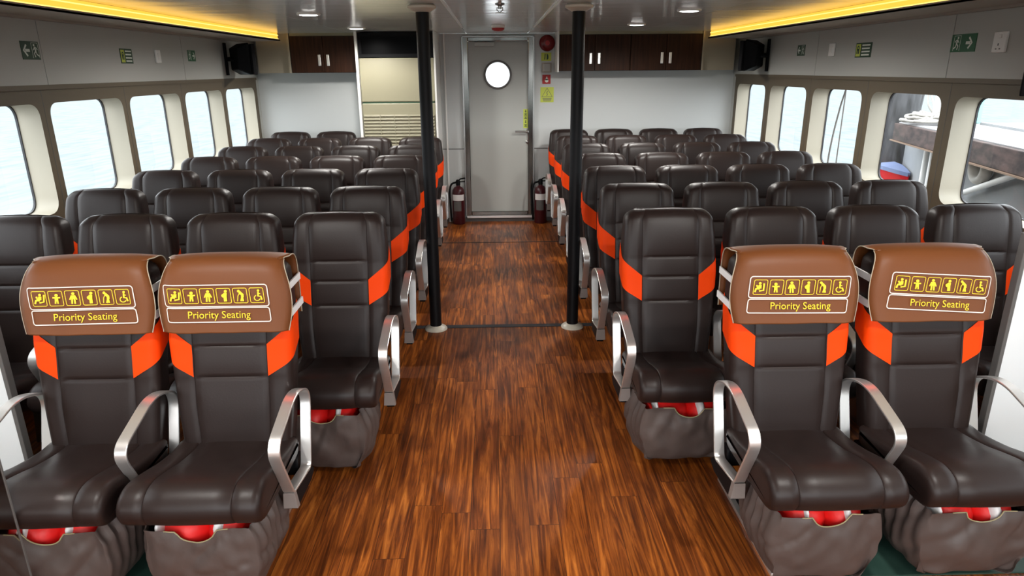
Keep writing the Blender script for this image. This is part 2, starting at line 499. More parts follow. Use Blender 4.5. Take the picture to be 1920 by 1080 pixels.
o = MB().box(-3.0, 3.1, YF-0.1, YB+0.1, -0.05, 0.0).build('floor', MT['wood'])
struct(o, 'glossy reddish brown wood plank floor running down the aisle', 'floor')
for s, n in ((-1, 1), (1, 2)):
    x0, x1 = (XL, -1.02) if s < 0 else (1.08, XR)
    o = MB().box(x0, x1, 1.93, 2.58, 0.0, 0.006).build('trim_%d' % n, MT['green_floor'])
    struct(o, 'dark green deck strip under the %s priority seats' % ('left' if s < 0 else 'right'), 'floor')
o = MB().box(-1.55, 1.55, 4.425, 4.475, 0.0, 0.004).build('trim_3', MT['gasket'])
struct(o, 'dark joint strip across the aisle floor between the two black poles', 'floor trim')
o = MB().box(-1.2, 1.3, 6.87, 6.885, 0.0, 0.003).build('trim_4', MT['gasket'])
struct(o, 'thin dark joint line across the aisle floor near the back door', 'floor trim')

# ceiling of metal panels with narrow joints
mb = MB()
ys = [YF, -0.4, 0.8, 2.0, 3.2, 4.4, 5.6, 6.8, YB]
xs = [XL-0.02, -1.5, -0.29, 0.385, 1.56, XR+0.02]
for a, b in zip(xs, xs[1:]):
    for c, d in zip(ys, ys[1:]):
        mb.box(a+0.0015, b-0.0015, c+0.002, d-0.002, ZC, ZC+0.03)
o = mb.build('ceiling', MT['ceiling']); struct(o, 'low ceiling of brushed grey metal panels', 'ceiling')
o = MB().box(XL-0.1, XR+0.1, YF-0.1, YB+0.1, ZC+0.03, ZC+0.08).build('ceiling_slab', MT['seam']); struct(o, 'dark backing above the ceiling panels', 'ceiling')
mb = MB()
for x in (-0.283, 0.385):
    mb.box(x-0.009, x+0.009, 1.0, 6.75, ZC-0.008, ZC)
o = mb.build('trim_5', MT['alu']); struct(o, 'pale trim lines along the ceiling above the aisle', 'ceiling trim')

def side_wall(s, XW, wins, nm, wn0):
    hi = []
    word = 'left' if s < 0 else 'right'
    pitch = wins[1]-wins[0]; hw = 0.412 if s < 0 else 0.402
    yend = 7.86
    belt = MB(); rev_all = []
    # belt bays
    for i, c in enumerate(wins):
        y0, y1 = c-pitch/2, c+pitch/2
        if i == len(wins)-1: y1 = yend
        if i == 0: y0 = YF
        hole = rrect(c-hw, c+hw, WZ0, WZ1, 0.085, 7)
        H = ring_plate(belt, 'X', XW, (y0, y1, 0.0, 1.655), hole)
        w = empty('window_%d' % (wn0+i), (XW, c, (WZ0+WZ1)/2))
        vis = ['', '', '', '', '', 'nearest the camera', 'second from the camera', 'middle', 'second from the back', 'at the back'][i]
        struct(w, 'rounded cabin window in the %s wall, %s' % (word, vis or 'beyond the frame'), 'window')
        xo = XW + s*GLASS
        lz = (WZ0+WZ1)/2
        R = [[(0, p[0]-c, p[1]-lz) for p in H], [(s*GLASS, p[0]-c, p[1]-lz) for p in H]]
        MB().rings(R, cap0=False, cap1=False).build('reveal', MT['reveal'], w, 40)
        inner = [((p[0]-c)*0.985, (p[1]-lz)*0.98) for p in H]
        R = [[(s*(GLASS-0.012), p[0]-c, p[1]-lz) for p in H], [(s*(GLASS-0.012), a, b) for a, b in inner],
             [(s*GLASS, a, b) for a, b in inner]]
        MB().rings(R, cap0=False, cap1=False).build('gasket', MT['gasket'], w)
        MB().add([(s*GLASS, p[0]-c, p[1]-lz) for p in H], [list(range(len(H)))]).build('pane', MT['glass'], w)
        # daylight guide for the renderer at the opening
        la = bpy.data.lights.new('window_portal', 'AREA'); la.shape = 'RECTANGLE'
        la.size = 2*hw; la.size_y = WZ1-WZ0
        la.cycles.is_portal = True
        lo = bpy.data.objects.new('window_portal', la); col.objects.link(lo)
        lo.location = (XW+s*(GLASS+0.02), c, lz)
        lo.rotation_euler = Vector((-s, 0, 0)).to_track_quat('-Z', 'Y').to_euler()
        # vertical joint of the belt
        belt.cur = 1
        belt.box(XW-0.001, XW+0.001, y1-0.002, y1+0.002, 0, 1.655) if i < len(wins)-1 else None
        belt.cur = 0
    belt.cur = 0
    # top nosing
    x0, x1 = sorted((XW, XW-s*0.012))
    belt.box(x0, x1, YF, yend, 1.628, 1.655)
    o = belt.build('trim_%d' % (6 if s < 0 else 7), [MT['belt'], MT['seam']], None, 30)
    struct(o, 'tan brown belt panel framing the windows along the %s wall' % word, 'wall panel')
    # upper wall panels
    xu = XW - s*0.01
    seams = [4.21, 6.08] if s < 0 else [4.17, 5.91]
    ed = [YF] + [seams[0]-3.7, seams[0]-1.85] + seams + [YB]
    mb = MB()
    for a, b in zip(ed, ed[1:]):
        x0, x1 = sorted((xu, XW+s*0.03))
        mb.box(x0, x1, a+0.003, b-0.003, 1.655, ZC)
    mb.cur = 1
    x0, x1 = sorted((XW+s*0.005, XW+s*0.03))
    mb.box(x0, x1, YF, YB, 1.655, ZC)
    mb.cur = 0
    x0, x1 = sorted((XW-s*0.005, XW+s*0.03))
    mb.box(x0, x1, yend, YB, 0, 1.655)     # corner strip
    o = mb.build(nm, [MT['wall'], MT['seam']]); struct(o, 'pale grey upper wall panels above the %s windows' % word, 'wall')
    # cove: soffit ledge + lens
    xin = -2.245 if s < 0 else 2.31
    x0, x1 = sorted((XW, xin))
    mb = MB().box(x0, x1, YF, 7.66, 2.022, 2.032)
    x0, x1 = sorted((xin, xin+s*0.012)); mb.box(x0, x1, YF, 7.66, 2.022, 2.040)
    x0, x1 = sorted((XW-s*0.012, XW-s*0.05)); mb.box(x0, x1, YF, 7.66, 2.008, 2.022)
    o = mb.build('trim_%d' % (8 if s < 0 else 9), MT['soffit']); struct(o, 'narrow tan soffit ledge under the %s cove light' % word, 'soffit')
    cl = empty('cove_light', (XW, 3.0, 2.05))
    tag(cl, 'long glowing amber cove light along the %s edge of the ceiling' % word, 'cove light', 'amber cove lights')
    lx = xin - XW
    xa, xb = sorted((lx+s*0.020, lx+s*0.030))
    MB().box(xa, xb, YF-3.0, 7.65-3.0, -0.018, 0.048).build('diffuser', MT['cove_lens'], cl)
    xa, xb = sorted((lx+s*0.0125, lx+s*0.020))
    MB().box(xa, xb, YF-3.0, 7.65-3.0, -0.012, -0.002).build('led_strip', MT['cove_led'], cl)
    MB().box(xa, xb, YF-3.0, 7.65-3.0, 0.026, 0.032).build('led_strip', MT['cove_led'], cl)
side_wall(-1, XL, WIN_L, 'wall_left', 1)
side_wall(1, XR, WIN_R, 'wall_right', 11)

# back wall with a door opening
DX0, DX1, DZ0, DZ1 = -0.335, 0.447, 0.075, 2.062
mb = MB()
mb.box(XL-0.05, DX0, YB, YB+0.05, 0, ZC).box(DX1, XR+0.05, YB, YB+0.05, 0, ZC).box(DX0, DX1, YB, YB+0.05, DZ1, ZC).box(DX0, DX1, YB, YB+0.05, 0, DZ0)
o = mb.build('wall_back', MT['wall_back']); struct(o, 'pale grey back wall of the cabin', 'wall')
mb = MB().box(-0.60, DX0, YB-0.004, YB, 0.846, 0.856).box(DX1, 0.62, YB-0.004, YB, 0.846, 0.856)
o = mb.build('trim_10', MT['edge_grey']); struct(o, 'thin dark horizontal joint on the wall beside the door', 'wall trim')
o = MB().box(-0.60, XR, YB-0.018, YB, 0, 0.045).build('baseboard_back', MT['edge_grey']); struct(o, 'grey metal skirting along the back wall', 'skirting')
o = MB().box(-0.545, -0.528, YB-0.03, YB, 0, ZC).build('trim_11', MT['white'], bevel=0.003); struct(o, 'pale vertical edge strip on the wall left of the door', 'wall trim')
# front wall behind the camera: wide glazed opening
mb = MB()
mb.box(XL, XR, YF-0.05, YF, 0, 0.55).box(XL, XR, YF-0.05, YF, 2.0, ZC)
for x in (XL+0.05, -0.9, 0.9, XR-0.05): mb.box(x-0.06, x+0.06, YF-0.05, YF, 0.55, 2.0)
o = mb.build('wall_front', MT['wall']); struct(o, 'front wall of the cabin with wide windows, behind the camera', 'wall')
la = bpy.data.lights.new('front_portal', 'AREA'); la.shape = 'RECTANGLE'; la.size = XR-XL-0.2; la.size_y = 1.45; la.cycles.is_portal = True
lo = bpy.data.objects.new('front_portal', la); col.objects.link(lo); lo.location = (0.05, YF-0.07, 1.275)
lo.rotation_euler = Vector((0, 1, 0)).to_track_quat('-Z', 'Z').to_euler()

# door
d = empty('door_1', (0.056, YB, 0)); struct(d, 'grey door with a round porthole in the middle of the back wall', 'door')
dx = -0.056
fr = MB()
x0, x1 = DX0+dx, DX1+dx
for (a, b, c, e) in ((x0, x0+0.058, DZ0, DZ1), (x1-0.058, x1, DZ0, DZ1), (x0+0.058, x1-0.058, DZ1-0.045, DZ1), (x0+0.058, x1-0.058, DZ0, DZ0+0.045)):
    fr.box(a, b, -0.03, 0.05, c, e)
fr.build('door_frame', MT['steel'], d, None, 0.006)
MB().box(x0-0.012, x0+0.005, -0.036, 0, DZ0, DZ1+0.01).box(x1-0.005, x1+0.012, -0.036, 0, DZ0, DZ1+0.01).box(x0-0.012, x1+0.012, -0.036, 0, DZ1-0.004, DZ1+0.012).build('door_trim', MT['steel_satin'], d, None, 0.003)
MB().box(x0, x1, -0.05, 0.05, 0.045, DZ0).build('threshold', MT['alu'], d, None, 0.003)
pz, pr = 1.665, 0.145
hole = [(-0.006+pr*math.cos(2*PI*k/48), pz+pr*math.sin(2*PI*k/48)) for k in range(48)]
pm = MB()
H = ring_plate(pm, 'Y', 0.0, (x0+0.058, x1-0.058, DZ0+0.045, DZ1-0.045), hole)
pm.rings([[(p[0], 0.0, p[1]) for p in H], [(p[0], 0.045, p[1]) for p in H]], cap0=False, cap1=False)
ring_plate(pm, 'Y', 0.045, (x0+0.058, x1-0.058, DZ0+0.045, DZ1-0.045), hole)
dl = pm.build('door_leaf', MT['door'], d)
rim = MB()
R = []
for (r, y) in ((pr+0.012, 0.0), (pr+0.012, -0.016), (pr+0.004, -0.022), (pr-0.010, -0.018), (pr-0.012, 0.0), (pr-0.012, 0.03), (pr+0.002, 0.03)):
    R.append([(-0.006+r*math.cos(2*PI*k/48), y, pz+r*math.sin(2*PI*k/48)) for k in range(48)])
ph = rim.rings(R, cap0=False, cap1=False).build('porthole_rim', MT['edge_grey'], dl, 50)
MB().add([(p[0], 0.02, p[1]) for p in H], [list(range(len(H)))]).build('porthole_glass', MT['porthole'], dl)
hd = MB().lathe((0.330, 0, 1.044), [(0.024, 0.0), (0.024, -0.012), (0.012, -0.016), (0.012, -0.045)], 'Y', 20)
hd.tube([(0.330, -0.045, 1.044), (0.30, -0.05, 1.044), (0.21, -0.05, 1.046), (0.185, -0.048, 1.046)], 0.010, 10)
hd.build('door_handle', MT['steel_satin'], dl, 40)
MB().lathe((0.330, 0, 0.925), [(0.022, 0.0), (0.022, -0.012), (0.016, -0.016)], 'Y', 20).build('lock_cylinder', MT['steel_satin'], dl, 40)
MB().box(-0.28+0.02, -0.04, -0.05, 0.0, 1.962, 2.008).build('door_closer', MT['door'], d, None, 0.006)
# lime vertical notice on the door
ns = empty('door_notice', (0.362, YB-0.002, 1.185)); tag(ns, 'narrow lime vertical notice above the door handle', 'sign')
MB().box(-0.026, 0.026, -0.002, 0.002, -0.105, 0.105).build('notice_plate', MT['sign_lime'], ns)
dr = Draw()
for i, z in enumerate((0.082, 0.045, 0.008, -0.034, -0.078)):
    w = (0.010, 0.016, 0.016, 0.008, 0.016)[i]
    dr.line([(-w, z+0.012), (w, z+0.012)], 0.005); dr.line([(0, z+0.016), (0, z-0.014)], 0.005)
    dr.line([(-w, z-0.002), (w, z-0.002)], 0.005); dr.line([(-w, z-0.013), (-w*0.2, z-0.003)], 0.004); dr.line([(w, z-0.013), (w*0.2, z-0.003)], 0.004)
dr.put(lambda x, z: (x, -0.003, z)).build('notice_characters', MT['sign_dkgreen'], ns)

# ------------------------------------------------------------------ overhead cabinets, tan fillers
def cabinet(x0, x1, doors, label):
    c = empty('overhead_cabinet', ((x0+x1)/2, YB, 1.70)); tag(c, label, 'cabinet', 'dark overhead cabinets')
    hx = (x1-x0)/2
    MB().box(-hx, hx, -0.26, 0.0, 0.0, 0.37).build('body', MT['cab'], c, None, 0.002)
    w = (2*hx)/doors
    for k in range(doors):
        a = -hx + k*w
        dd = MB().box(a+0.003, a+w-0.003, -0.28, -0.262, 0.004, 0.368).build('door', MT['cab'], c, None, 0.002)
        side = a+w-0.045 if k % 2 == 0 else a+0.045
        MB().box(side-0.015, side+0.015, -0.292, -0.28, 0.07, 0.185).build('handle', MT['alu'], dd, None, 0.004)
    return c
cabinet(-2.15, -1.455, 2, 'dark brown overhead cabinet left of the cream air conditioner')
cabinet(0.712, 1.478, 2, 'dark brown overhead cabinet right of the door, behind the right pole')
cabinet(1.482, 2.25, 2, 'dark brown overhead cabinet nearest the right wall')
o = MB().box(0.688, 0.708, 7.63, YB, 1.69, ZC).build('trim_12', MT['white'], bevel=0.003); struct(o, 'white edge strip on the left end of the right cabinets', 'wall trim')
o = MB().box(-2.15, -1.41, 7.66, YB, 2.072, ZC).box(0.71, 2.25, 7.66, YB, 2.072, ZC).build('trim_13', MT['cream']); struct(o, 'thin cream strip above the overhead cabinets', 'wall trim')
o = MB().box(-2.53, -2.155, 7.74, YB, 1.70, ZC).box(-2.175, -2.155, 7.65, YB, 1.70, ZC).build('trim_14', MT['tan']); struct(o, 'tan filler panel between left cabinet and wall', 'wall panel')
o = MB().box(2.255, 2.64, 7.74, YB, 1.70, ZC).box(2.255, 2.275, 7.65, YB, 1.70, ZC).build('trim_15', MT['tan']); struct(o, 'tan filler panel between right cabinets and wall', 'wall panel')

# air conditioner in its niche
o = MB().box(-1.415, -1.388, 7.37, YB, 0, ZC).box(-0.612, -0.592, 7.37, YB, 0, ZC).build('trim_16', MT['white'], bevel=0.003)
struct(o, 'white upright side boards enclosing the air conditioner', 'wall panel')
ac = empty('air_conditioner', (-1.0, YB, 0)); tag(ac, 'tall cream floor standing air conditioner by the back wall', 'air conditioner')
MB().box(-0.384, 0.384, -0.53, -0.03, 0.0, 1.39).build('lower_case', MT['cream'], ac, None, 0.008)
MB().box(-0.384, 0.384, -0.53, -0.03, 1.405, 1.842).build('upper_case', MT['cream'], ac, None, 0.008)
MB().box(-0.375, 0.375, -0.522, -0.03, 1.386, 1.409).build('joint', MT['sign_dkgreen'], ac)
MB().box(-0.372, 0.372, -0.534, -0.52, 0.62, 1.275).build('grille_back', MT['cream_dark'], ac)
mb = MB()
for k in range(20):
    z = 1.262 - k*0.034
    mb.add([(-0.372, -0.535, z-0.010), (0.372, -0.535, z-0.010), (0.372, -0.552, z-0.004), (-0.372, -0.552, z-0.004),
            (-0.372, -0.535, z+0.014), (0.372, -0.535, z+0.014), (0.372, -0.546, z+0.012), (-0.372, -0.546, z+0.012)],
           [(0, 1, 2, 3), (4, 7, 6, 5), (3, 2, 6, 7), (0, 3, 7, 4), (1, 5, 6, 2)])
for x in (-0.2, -0.05, 0.1, 0.25): mb.box(x-0.004, x+0.004, -0.55, -0.53, 0.60, 1.276)
mb.build('louver_grille', MT['cream'], ac)
dr = Draw()
for k in range(4): dr.add([(0.285+k*0.018, 1.777), (0.298+k*0.018, 1.777), (0.298+k*0.018, 1.795), (0.285+k*0.018, 1.795)], [[0, 1, 2, 3]])
dr.put(lambda x, z: (x, -0.5315, z)).build('badge', MT['edge_grey'], ac)
bp = empty('black_panel', (-1.0, 7.395, 1.848)); tag(bp, 'glossy black panel box above the cream air conditioner', 'panel')
MB().box(-0.384, 0.384, 0.012, YB-7.395, 0, 0.238).build('box', MT['black'], bp)
MB().box(-0.35, 0.35, 0.004, 0.012, 0.035, 0.205).build('screen', MT['black_gloss'], bp)
fr = MB().box(-0.384, 0.384, 0, 0.013, 0, 0.035).box(-0.384, 0.384, 0, 0.013, 0.205, 0.238).box(-0.384, -0.35, 0, 0.013, 0.035, 0.205).box(0.35, 0.384, 0, 0.013, 0.035, 0.205)
fr.build('bezel', MT['black'], bp, None, 0.003)

# ------------------------------------------------------------------ poles
def pole(x, label):
    p = empty('support_pole', (x, 4.42, 0)); tag(p, label, 'pole', 'black poles')
    MB().cyl((0, 0, 0.01), (0, 0, ZC), 0.040, n=28).build('shaft', MT['black_paint'], p, 40)
    MB().lathe((0, 0, 0), [(0.078, 0), (0.078, 0.006), (0.066, 0.018), (0.046, 0.026), (0.041, 0.03)], n=32).build('base_flange', MT['flange'], p, 50)
    MB().lathe((0, 0, ZC), [(0.045, -0.045), (0.058, -0.038), (0.084, -0.024), (0.086, -0.012), (0.07, 0)], n=32).build('ceiling_flange', MT['flange'], p, 50)
pole(-0.425, 'black floor to ceiling pole on the left side of the aisle')
pole(0.528, 'black floor to ceiling pole on the right side of the aisle')

# ------------------------------------------------------------------ ceiling lamps, detector, sprinkler
def downlight(x, y, label):
    d = empty('downlight', (x, y, ZC)); tag(d, label, 'ceiling light', 'round ceiling downlights')
    MB().lathe((0, 0, 0), [(0.060, -0.010), (0.078, -0.010), (0.082, -0.004), (0.082, 0.0)], n=32).build('trim_ring', MT['white'], d, 40)
    MB().lathe((0, 0, 0), [(0.0005, -0.013), (0.05, -0.0125), (0.062, -0.010)], n=32).build('lens', MT['lamp'], d, 60)
    la = bpy.data.lights.new('bulb', 'SPOT'); la.energy = LAMP_W; la.color = (1.0, 0.97, 0.92)
    la.spot_size = math.radians(172); la.spot_blend = 0.5; la.shadow_soft_size = 0.055
    lo = bpy.data.objects.new('bulb', la); col.objects.link(lo); lo.parent = d; lo.location = (0, 0, -0.03)
LAMP_W = 50.0
for x, y, l in ((-1.28, 5.10, 'nearer'), (-1.27, 6.78, 'farther'), (1.345, 4.94, 'nearer'), (1.29, 6.45, 'farther')):
    downlight(x, y, '%s of two bright round downlights in the ceiling %s of the aisle' % (l, 'left' if x < 0 else 'right'))
for y in (-0.6, 1.5):
    for x in (-1.28, 1.32):
        downlight(x, y, 'round ceiling downlight above the near seats, outside the frame')
fd = empty('smoke_detector', (0.05, 6.46, ZC)); tag(fd, 'red and white round smoke detector on the ceiling before the door', 'smoke detector')
MB().lathe((0, 0, 0), [(0.062, 0.0), (0.062, -0.020), (0.056, -0.026)], n=28).build('base', MT['white'], fd, 40)
MB().lathe((0, 0, 0), [(0.056, -0.026), (0.055, -0.040), (0.036, -0.052), (0.0005, -0.056)], n=28).build('cap', MT['sign_red'], fd, 40)
sk = empty('sprinkler', (0.046, 4.42, ZC)); tag(sk, 'small metal sprinkler head on the ceiling between the poles', 'sprinkler')
MB().lathe((0, 0, 0), [(0.030, 0.0), (0.028, -0.006), (0.012, -0.012), (0.010, -0.030), (0.0005, -0.030)], n=20).build('body', MT['steel_satin'], sk, 40)
MB().tube([(-0.016, 0, -0.02), (-0.018, 0, -0.035), (0, 0, -0.05), (0.018, 0, -0.035), (0.016, 0, -0.02)], 0.003, 6).build('yoke', MT['steel_satin'], sk, 60)
MB().lathe((0, 0, 0), [(0.028, -0.050), (0.028, -0.053), (0.0005, -0.055)], n=16).build('deflector', MT['steel_satin'], sk)

# ------------------------------------------------------------------ wall signs and boxes
def wall_frame(s):
    X = XL+0.01 if s < 0 else XR-0.01
    n = -s   # inward
    return X, n
def exit_sign(s, y, z, w, h, arrow_right, mat, label):
    X, n = wall_frame(s)
    e = empty('exit_sign', (X, y, z)); tag(e, label, 'exit sign', 'green exit signs')
    # sign local: u runs to the viewer's right when looking at the wall
    def P(u, v, d=0.004): return (n*d, (u if s < 0 else -u), v)
    x0, x1 = sorted((0, n*0.003))
    MB().box(x0, x1, -w/2, w/2, -h/2, h/2).build('plate', MT[mat], e)
    q = h/2
    dr = Draw(); k = 1 if arrow_right else -1; ax = k*w*0.22
    dr.poly([(ax-k*0.50*q, 0.16*q), (ax-k*0.50*q, -0.16*q), (ax+k*0.30*q, -0.16*q), (ax+k*0.30*q, 0.16*q)])
    dr.line([(ax-k*0.02*q, 0.62*q), (ax+k*0.56*q, 0.0), (ax-k*0.02*q, -0.62*q)], 0.26*q)
    dr.put(lambda u, v: P(u, v)).build('arrow', MT['sign_white'], e)
    dr = Draw(); rx = -k*w*0.25
    dr.disc(rx+k*0.10*q, 0.60*q, 0.14*q, 10)
    dr.line([(rx+k*0.06*q, 0.42*q), (rx-k*0.08*q, -0.05*q)], 0.24*q)
    dr.line([(rx-k*0.42*q, 0.10*q), (rx-k*0.18*q, 0.34*q), (rx+k*0.06*q, 0.34*q), (rx+k*0.36*q, 0.05*q)], 0.12*q)
    dr.line([(rx-k*0.06*q, -0.05*q), (rx+k*0.25*q, -0.32*q), (rx+k*0.12*q, -0.72*q)], 0.15*q)
    dr.line([(rx-k*0.08*q, -0.05*q), (rx-k*0.20*q, -0.42*q), (rx-k*0.55*q, -0.60*q)], 0.15*q)
    dr.put(lambda u, v: P(u, v)).build('running_figure', MT['sign_white'], e)
    dr = Draw(); dx = rx - k*0.02*q
    dr.line([(dx-0.58*q, -0.84*q), (dx-0.58*q, 0.84*q), (dx+0.58*q, 0.84*q), (dx+0.58*q, -0.84*q)], 0.07*q)
    dr.put(lambda u, v: P(u, v)).build('doorway', MT['sign_white'], e)
    return e
exit_sign(-1, 4.11, 1.842, 0.155, 0.098, False, 'sign_dkgreen', 'green exit sign with white left arrow, nearest sign on the left wall')
exit_sign(-1, 6.255, 1.852, 0.15, 0.09, True, 'sign_green', 'green exit sign with right arrow beside the black television, left wall')
exit_sign(1, 4.063, 1.848, 0.215, 0.098, True, 'sign_green', 'bright green exit sign with white right arrow, near the wall socket')
exit_sign(1, 6.22, 1.862, 0.15, 0.09, False, 'sign_dkgreen', 'small dark green exit sign beside the black television, right wall')
def notice(s, y, z, w, h, label):
    X, n = wall_frame(s)
    e = empty('jacket_notice', (X, y, z)); tag(e, label, 'sign', 'life jacket notices')
    def P(u, v, d=0.004): return (n*d, (u if s < 0 else -u), v)
    x0, x1 = sorted((0, n*0.003))
    MB().box(x0, x1, -w/2, w/2, -h/2, h/2).build('plate', MT['sign_dkgreen'], e)
    dr = Draw()
    dr.add([(-w*0.46, -h*0.42), (-w*0.17, -h*0.42), (-w*0.17, h*0.42), (-w*0.46, h*0.42)], [[0, 1, 2, 3]])
    dr.put(lambda u, v: P(u, v)).build('picture_field', MT['sign_lime'], e)
    dr = Draw(); dr.line([(-w*0.37, -h*0.25), (-w*0.37, h*0.1)], w*0.07); dr.line([(-w*0.27, -h*0.25), (-w*0.27, h*0.1)], w*0.07); dr.ring(-w*0.32, h*0.15, w*0.055, w*0.05)
    dr.put(lambda u, v: P(u, v, 0.005)).build('jacket_picture', MT['sign_dkgreen'], e)
    dr = Draw()
    for k in range(4):
        v = h*(0.33-0.22*k)
        dr.line([(-w*0.09, v), (w*(0.40 if k % 2 else 0.42), v)], h*0.10)
    dr.put(lambda u, v: P(u, v)).build('text_lines', MT['sign_white'], e)
notice(-1, 5.155, 1.83, 0.165, 0.10, 'dark green life jacket notice between exit sign and white switch, left wall')
notice(1, 5.165, 1.838, 0.22, 0.102, 'dark green life jacket notice on the right wall panel')
def wall_box(s, y, z, w, h, holes, name, label):
    X, n = wall_frame(s)
    e = empty(name, (X, y, z)); tag(e, label, 'wall socket' if holes else 'switch', 'white wall plates')
    x0, x1 = sorted((0, n*0.016))
    MB().box(x0, x1, -w/2, w/2, -h/2, h/2).build('plate', MT['white'], e, None, 0.005)
    if holes:
        x0, x1 = sorted((n*0.0155, n*0.0175))
        mb = MB()
        for u, v, a, b in ((-0.002, -0.012, .007, .012), (-0.014, -0.034, .010, .006), (0.014, -0.034, .010, .006)):
            mb.box(x0, x1, -s*u-a/2, -s*u+a/2, v-b/2, v+b/2)
        mb.build('socket_holes', MT['edge_grey'], e)
        x0, x1 = sorted((n*0.0155, n*0.021)); MB().box(x0, x1, -0.016, 0.004, 0.020, 0.038).build('rocker', MT['white'], e, None, 0.002)
    else:
        x0, x1 = sorted((n*0.0155, n*0.021)); MB().box(x0, x1, -0.018, 0.018, -0.024, 0.024).build('rocker', MT['white'], e, None, 0.003)
wall_box(-1, 5.618, 1.836, 0.075, 0.098, False, 'wall_switch', 'small white switch plate on the left wall')
wall_box(1, 5.638, 1.853, 0.085, 0.100, False, 'wall_switch', 'small white switch plate on the right wall, left of life jacket notice')
wall_box(1, 3.755, 1.842, 0.098, 0.108, True, 'wall_socket', 'white wall socket right of the bright green exit sign')
def mini_sign(s, y, label):
    X, n = wall_frame(s)
    e = empty('small_sign', (X, y, 1.855)); tag(e, label, 'sign', 'small dark signs')
    x0, x1 = sorted((0, n*0.003)); MB().box(x0, x1, -0.06, 0.06, -0.045, 0.045).build('plate', MT['sign_dkgreen'], e)
    dr = Draw()
    for k in range(4): dr.line([(-0.045, 0.03-0.02*k), (0.045, 0.03-0.02*k)], 0.007)
    dr.put(lambda u, v: (n*0.004, (u if s < 0 else -u), v)).build('text_lines', MT['sign_white'], e)
mini_sign(-1, 7.735, 'small dark sign half hidden behind the left television')
mini_sign(1, 7.71, 'small dark sign just left of the right television')

# things on the back wall right of the door
wy = YB
e = empty('alarm_bell', (0.600, wy, 1.995)); tag(e, 'round dark red alarm bell above the signs beside the door', 'alarm bell')
MB().lathe((0, 0, 0), [(0.087, 0.0), (0.088, -0.02), (0.082, -0.04), (0.06, -0.055), (0.028, -0.062)], 'Y', 32).build('gong', MT['red_gloss'], e, 50)
MB().lathe((0, 0, 0), [(0.026, -0.060), (0.024, -0.072), (0.0005, -0.075)], 'Y', 20).build('hub', MT['sign_red'], e, 50)
def plate(name, x, z, w, h, mat, label, cat='sign'):
    e = empty(name, (x, wy, z)); tag(e, label, cat)
    MB().box(-w/2, w/2, -0.004, 0, -h/2, h/2).build('plate', MT[mat], e)
    return e
e = plate('bell_sign', 0.592, 1.852, 0.112, 0.088, 'sign_lime', 'pale lime sign directly below the red alarm bell')
dr = Draw(); dr.line([(-0.012, 0.03), (-0.016, -0.03)], 0.010); dr.poly([(0.004, 0.033), (0.022, 0.022), (0.026, -0.005), (0.022, -0.026), (0.004, -0.033)])
dr.put(lambda x, z: (x, -0.005, z)).build('bell_symbol', MT['sign_dkgreen'], e)
e = empty('call_point', (0.596, wy, 1.737)); tag(e, 'small pale grey box between the lime sign and the red sign', 'alarm box')
MB().box(-0.052, 0.052, -0.045, 0, -0.052, 0.052).build('case', MT['soffit'], e, None, 0.006)
MB().box(-0.040, 0.040, -0.049, -0.044, -0.040, 0.040).build('cover', MT['wall'], e, None, 0.003)
e = plate('fire_sign', 0.597, 1.612, 0.092, 0.098, 'sign_red', 'small square red fire sign above the yellow warning sign')
dr = Draw(); dr.disc(0.002, -0.014, 0.020); dr.poly([(-0.016, -0.008), (0.020, -0.008), (0.004, 0.034)])
dr.put(lambda x, z: (x, -0.005, z)).build('flame_symbol', MT['sign_white'], e)
e = plate('warning_sign', 0.605, 1.446, 0.150, 0.165, 'sign_lime', 'yellow green warning sign with black triangle, lowest beside the door')
dr = Draw(); dr.line([(-0.058, -0.022), (0.058, -0.022), (0, 0.072)], 0.009, True)
dr.line([(0.006, 0.040), (-0.008, 0.012), (0.006, 0.012), (-0.004, -0.014)], 0.007)
for k, zz in enumerate((-0.040, -0.054, -0.068)): dr.line([(-0.052+0.004*k, zz), (0.052-0.004*k, zz)], 0.007)
dr.put(lambda x, z: (x, -0.005, z)).build('warning_symbol', MT['edge_grey'], e)

def extinguisher(x, s, label):
    e = empty('fire_extinguisher', (x, YB-0.118, 0.0)); tag(e, label, 'fire extinguisher', 'fire extinguishers')
    MB().lathe((0, 0, 0), [(0.066, 0.0), (0.072, 0.012), (0.072, 0.36), (0.068, 0.395), (0.050, 0.425), (0.024, 0.44), (0.022, 0.455)], n=28).build('cylinder', MT['red_ext'], e, 50)
    lab = MB(); R = []
    for z in (0.28, 0.35):
        R.append([(0.0735*math.cos(a), 0.0735*math.sin(a), z) for a in [math.radians(-150+k*10) for k in range(13)]])
    lab.rings(R, closed=False).build('label_band', MT['jacket_white'], e, 60)
    lab = MB(); R = []
    for z in (0.16, 0.275):
        R.append([(0.0735*math.cos(a), 0.0735*math.sin(a), z) for a in [math.radians(-135+k*9) for k in range(9)]])
    lab.rings(R, closed=False).build('label_panel', MT['edge_grey'], e, 60)
    MB().lathe((0, 0, 0), [(0.026, 0.452), (0.026, 0.50), (0.016, 0.515)], n=20).build('valve', MT['black'], e, 40)
    MB().tube([(0, 0, 0.50), (0.03, -0.01, 0.525), (0.085, -0.02, 0.535)], 0.008, 8).tube([(0.01, 0, 0.49), (0.08, -0.02, 0.495)], 0.007, 8).build('lever', MT['black'], e, 60)
    k = -1
    MB().tube(catmull([Vector(p) for p in ((k*0.02, -0.01, 0.485), (k*0.075, -0.02, 0.465), (k*0.098, -0.03, 0.38), (k*0.094, -0.02, 0.22), (k*0.09, -0.02, 0.10), (k*0.088, -0.02, 0.04))], 6, False), 0.011, 8).build('hose', MT['black'], e, 60)
    MB().box(-0.05, 0.05, 0.070, 0.118, 0.20, 0.24).build('wall_bracket', MT['black'], e)
extinguisher(-0.425, -1, 'red fire extinguisher on the floor left of the door')
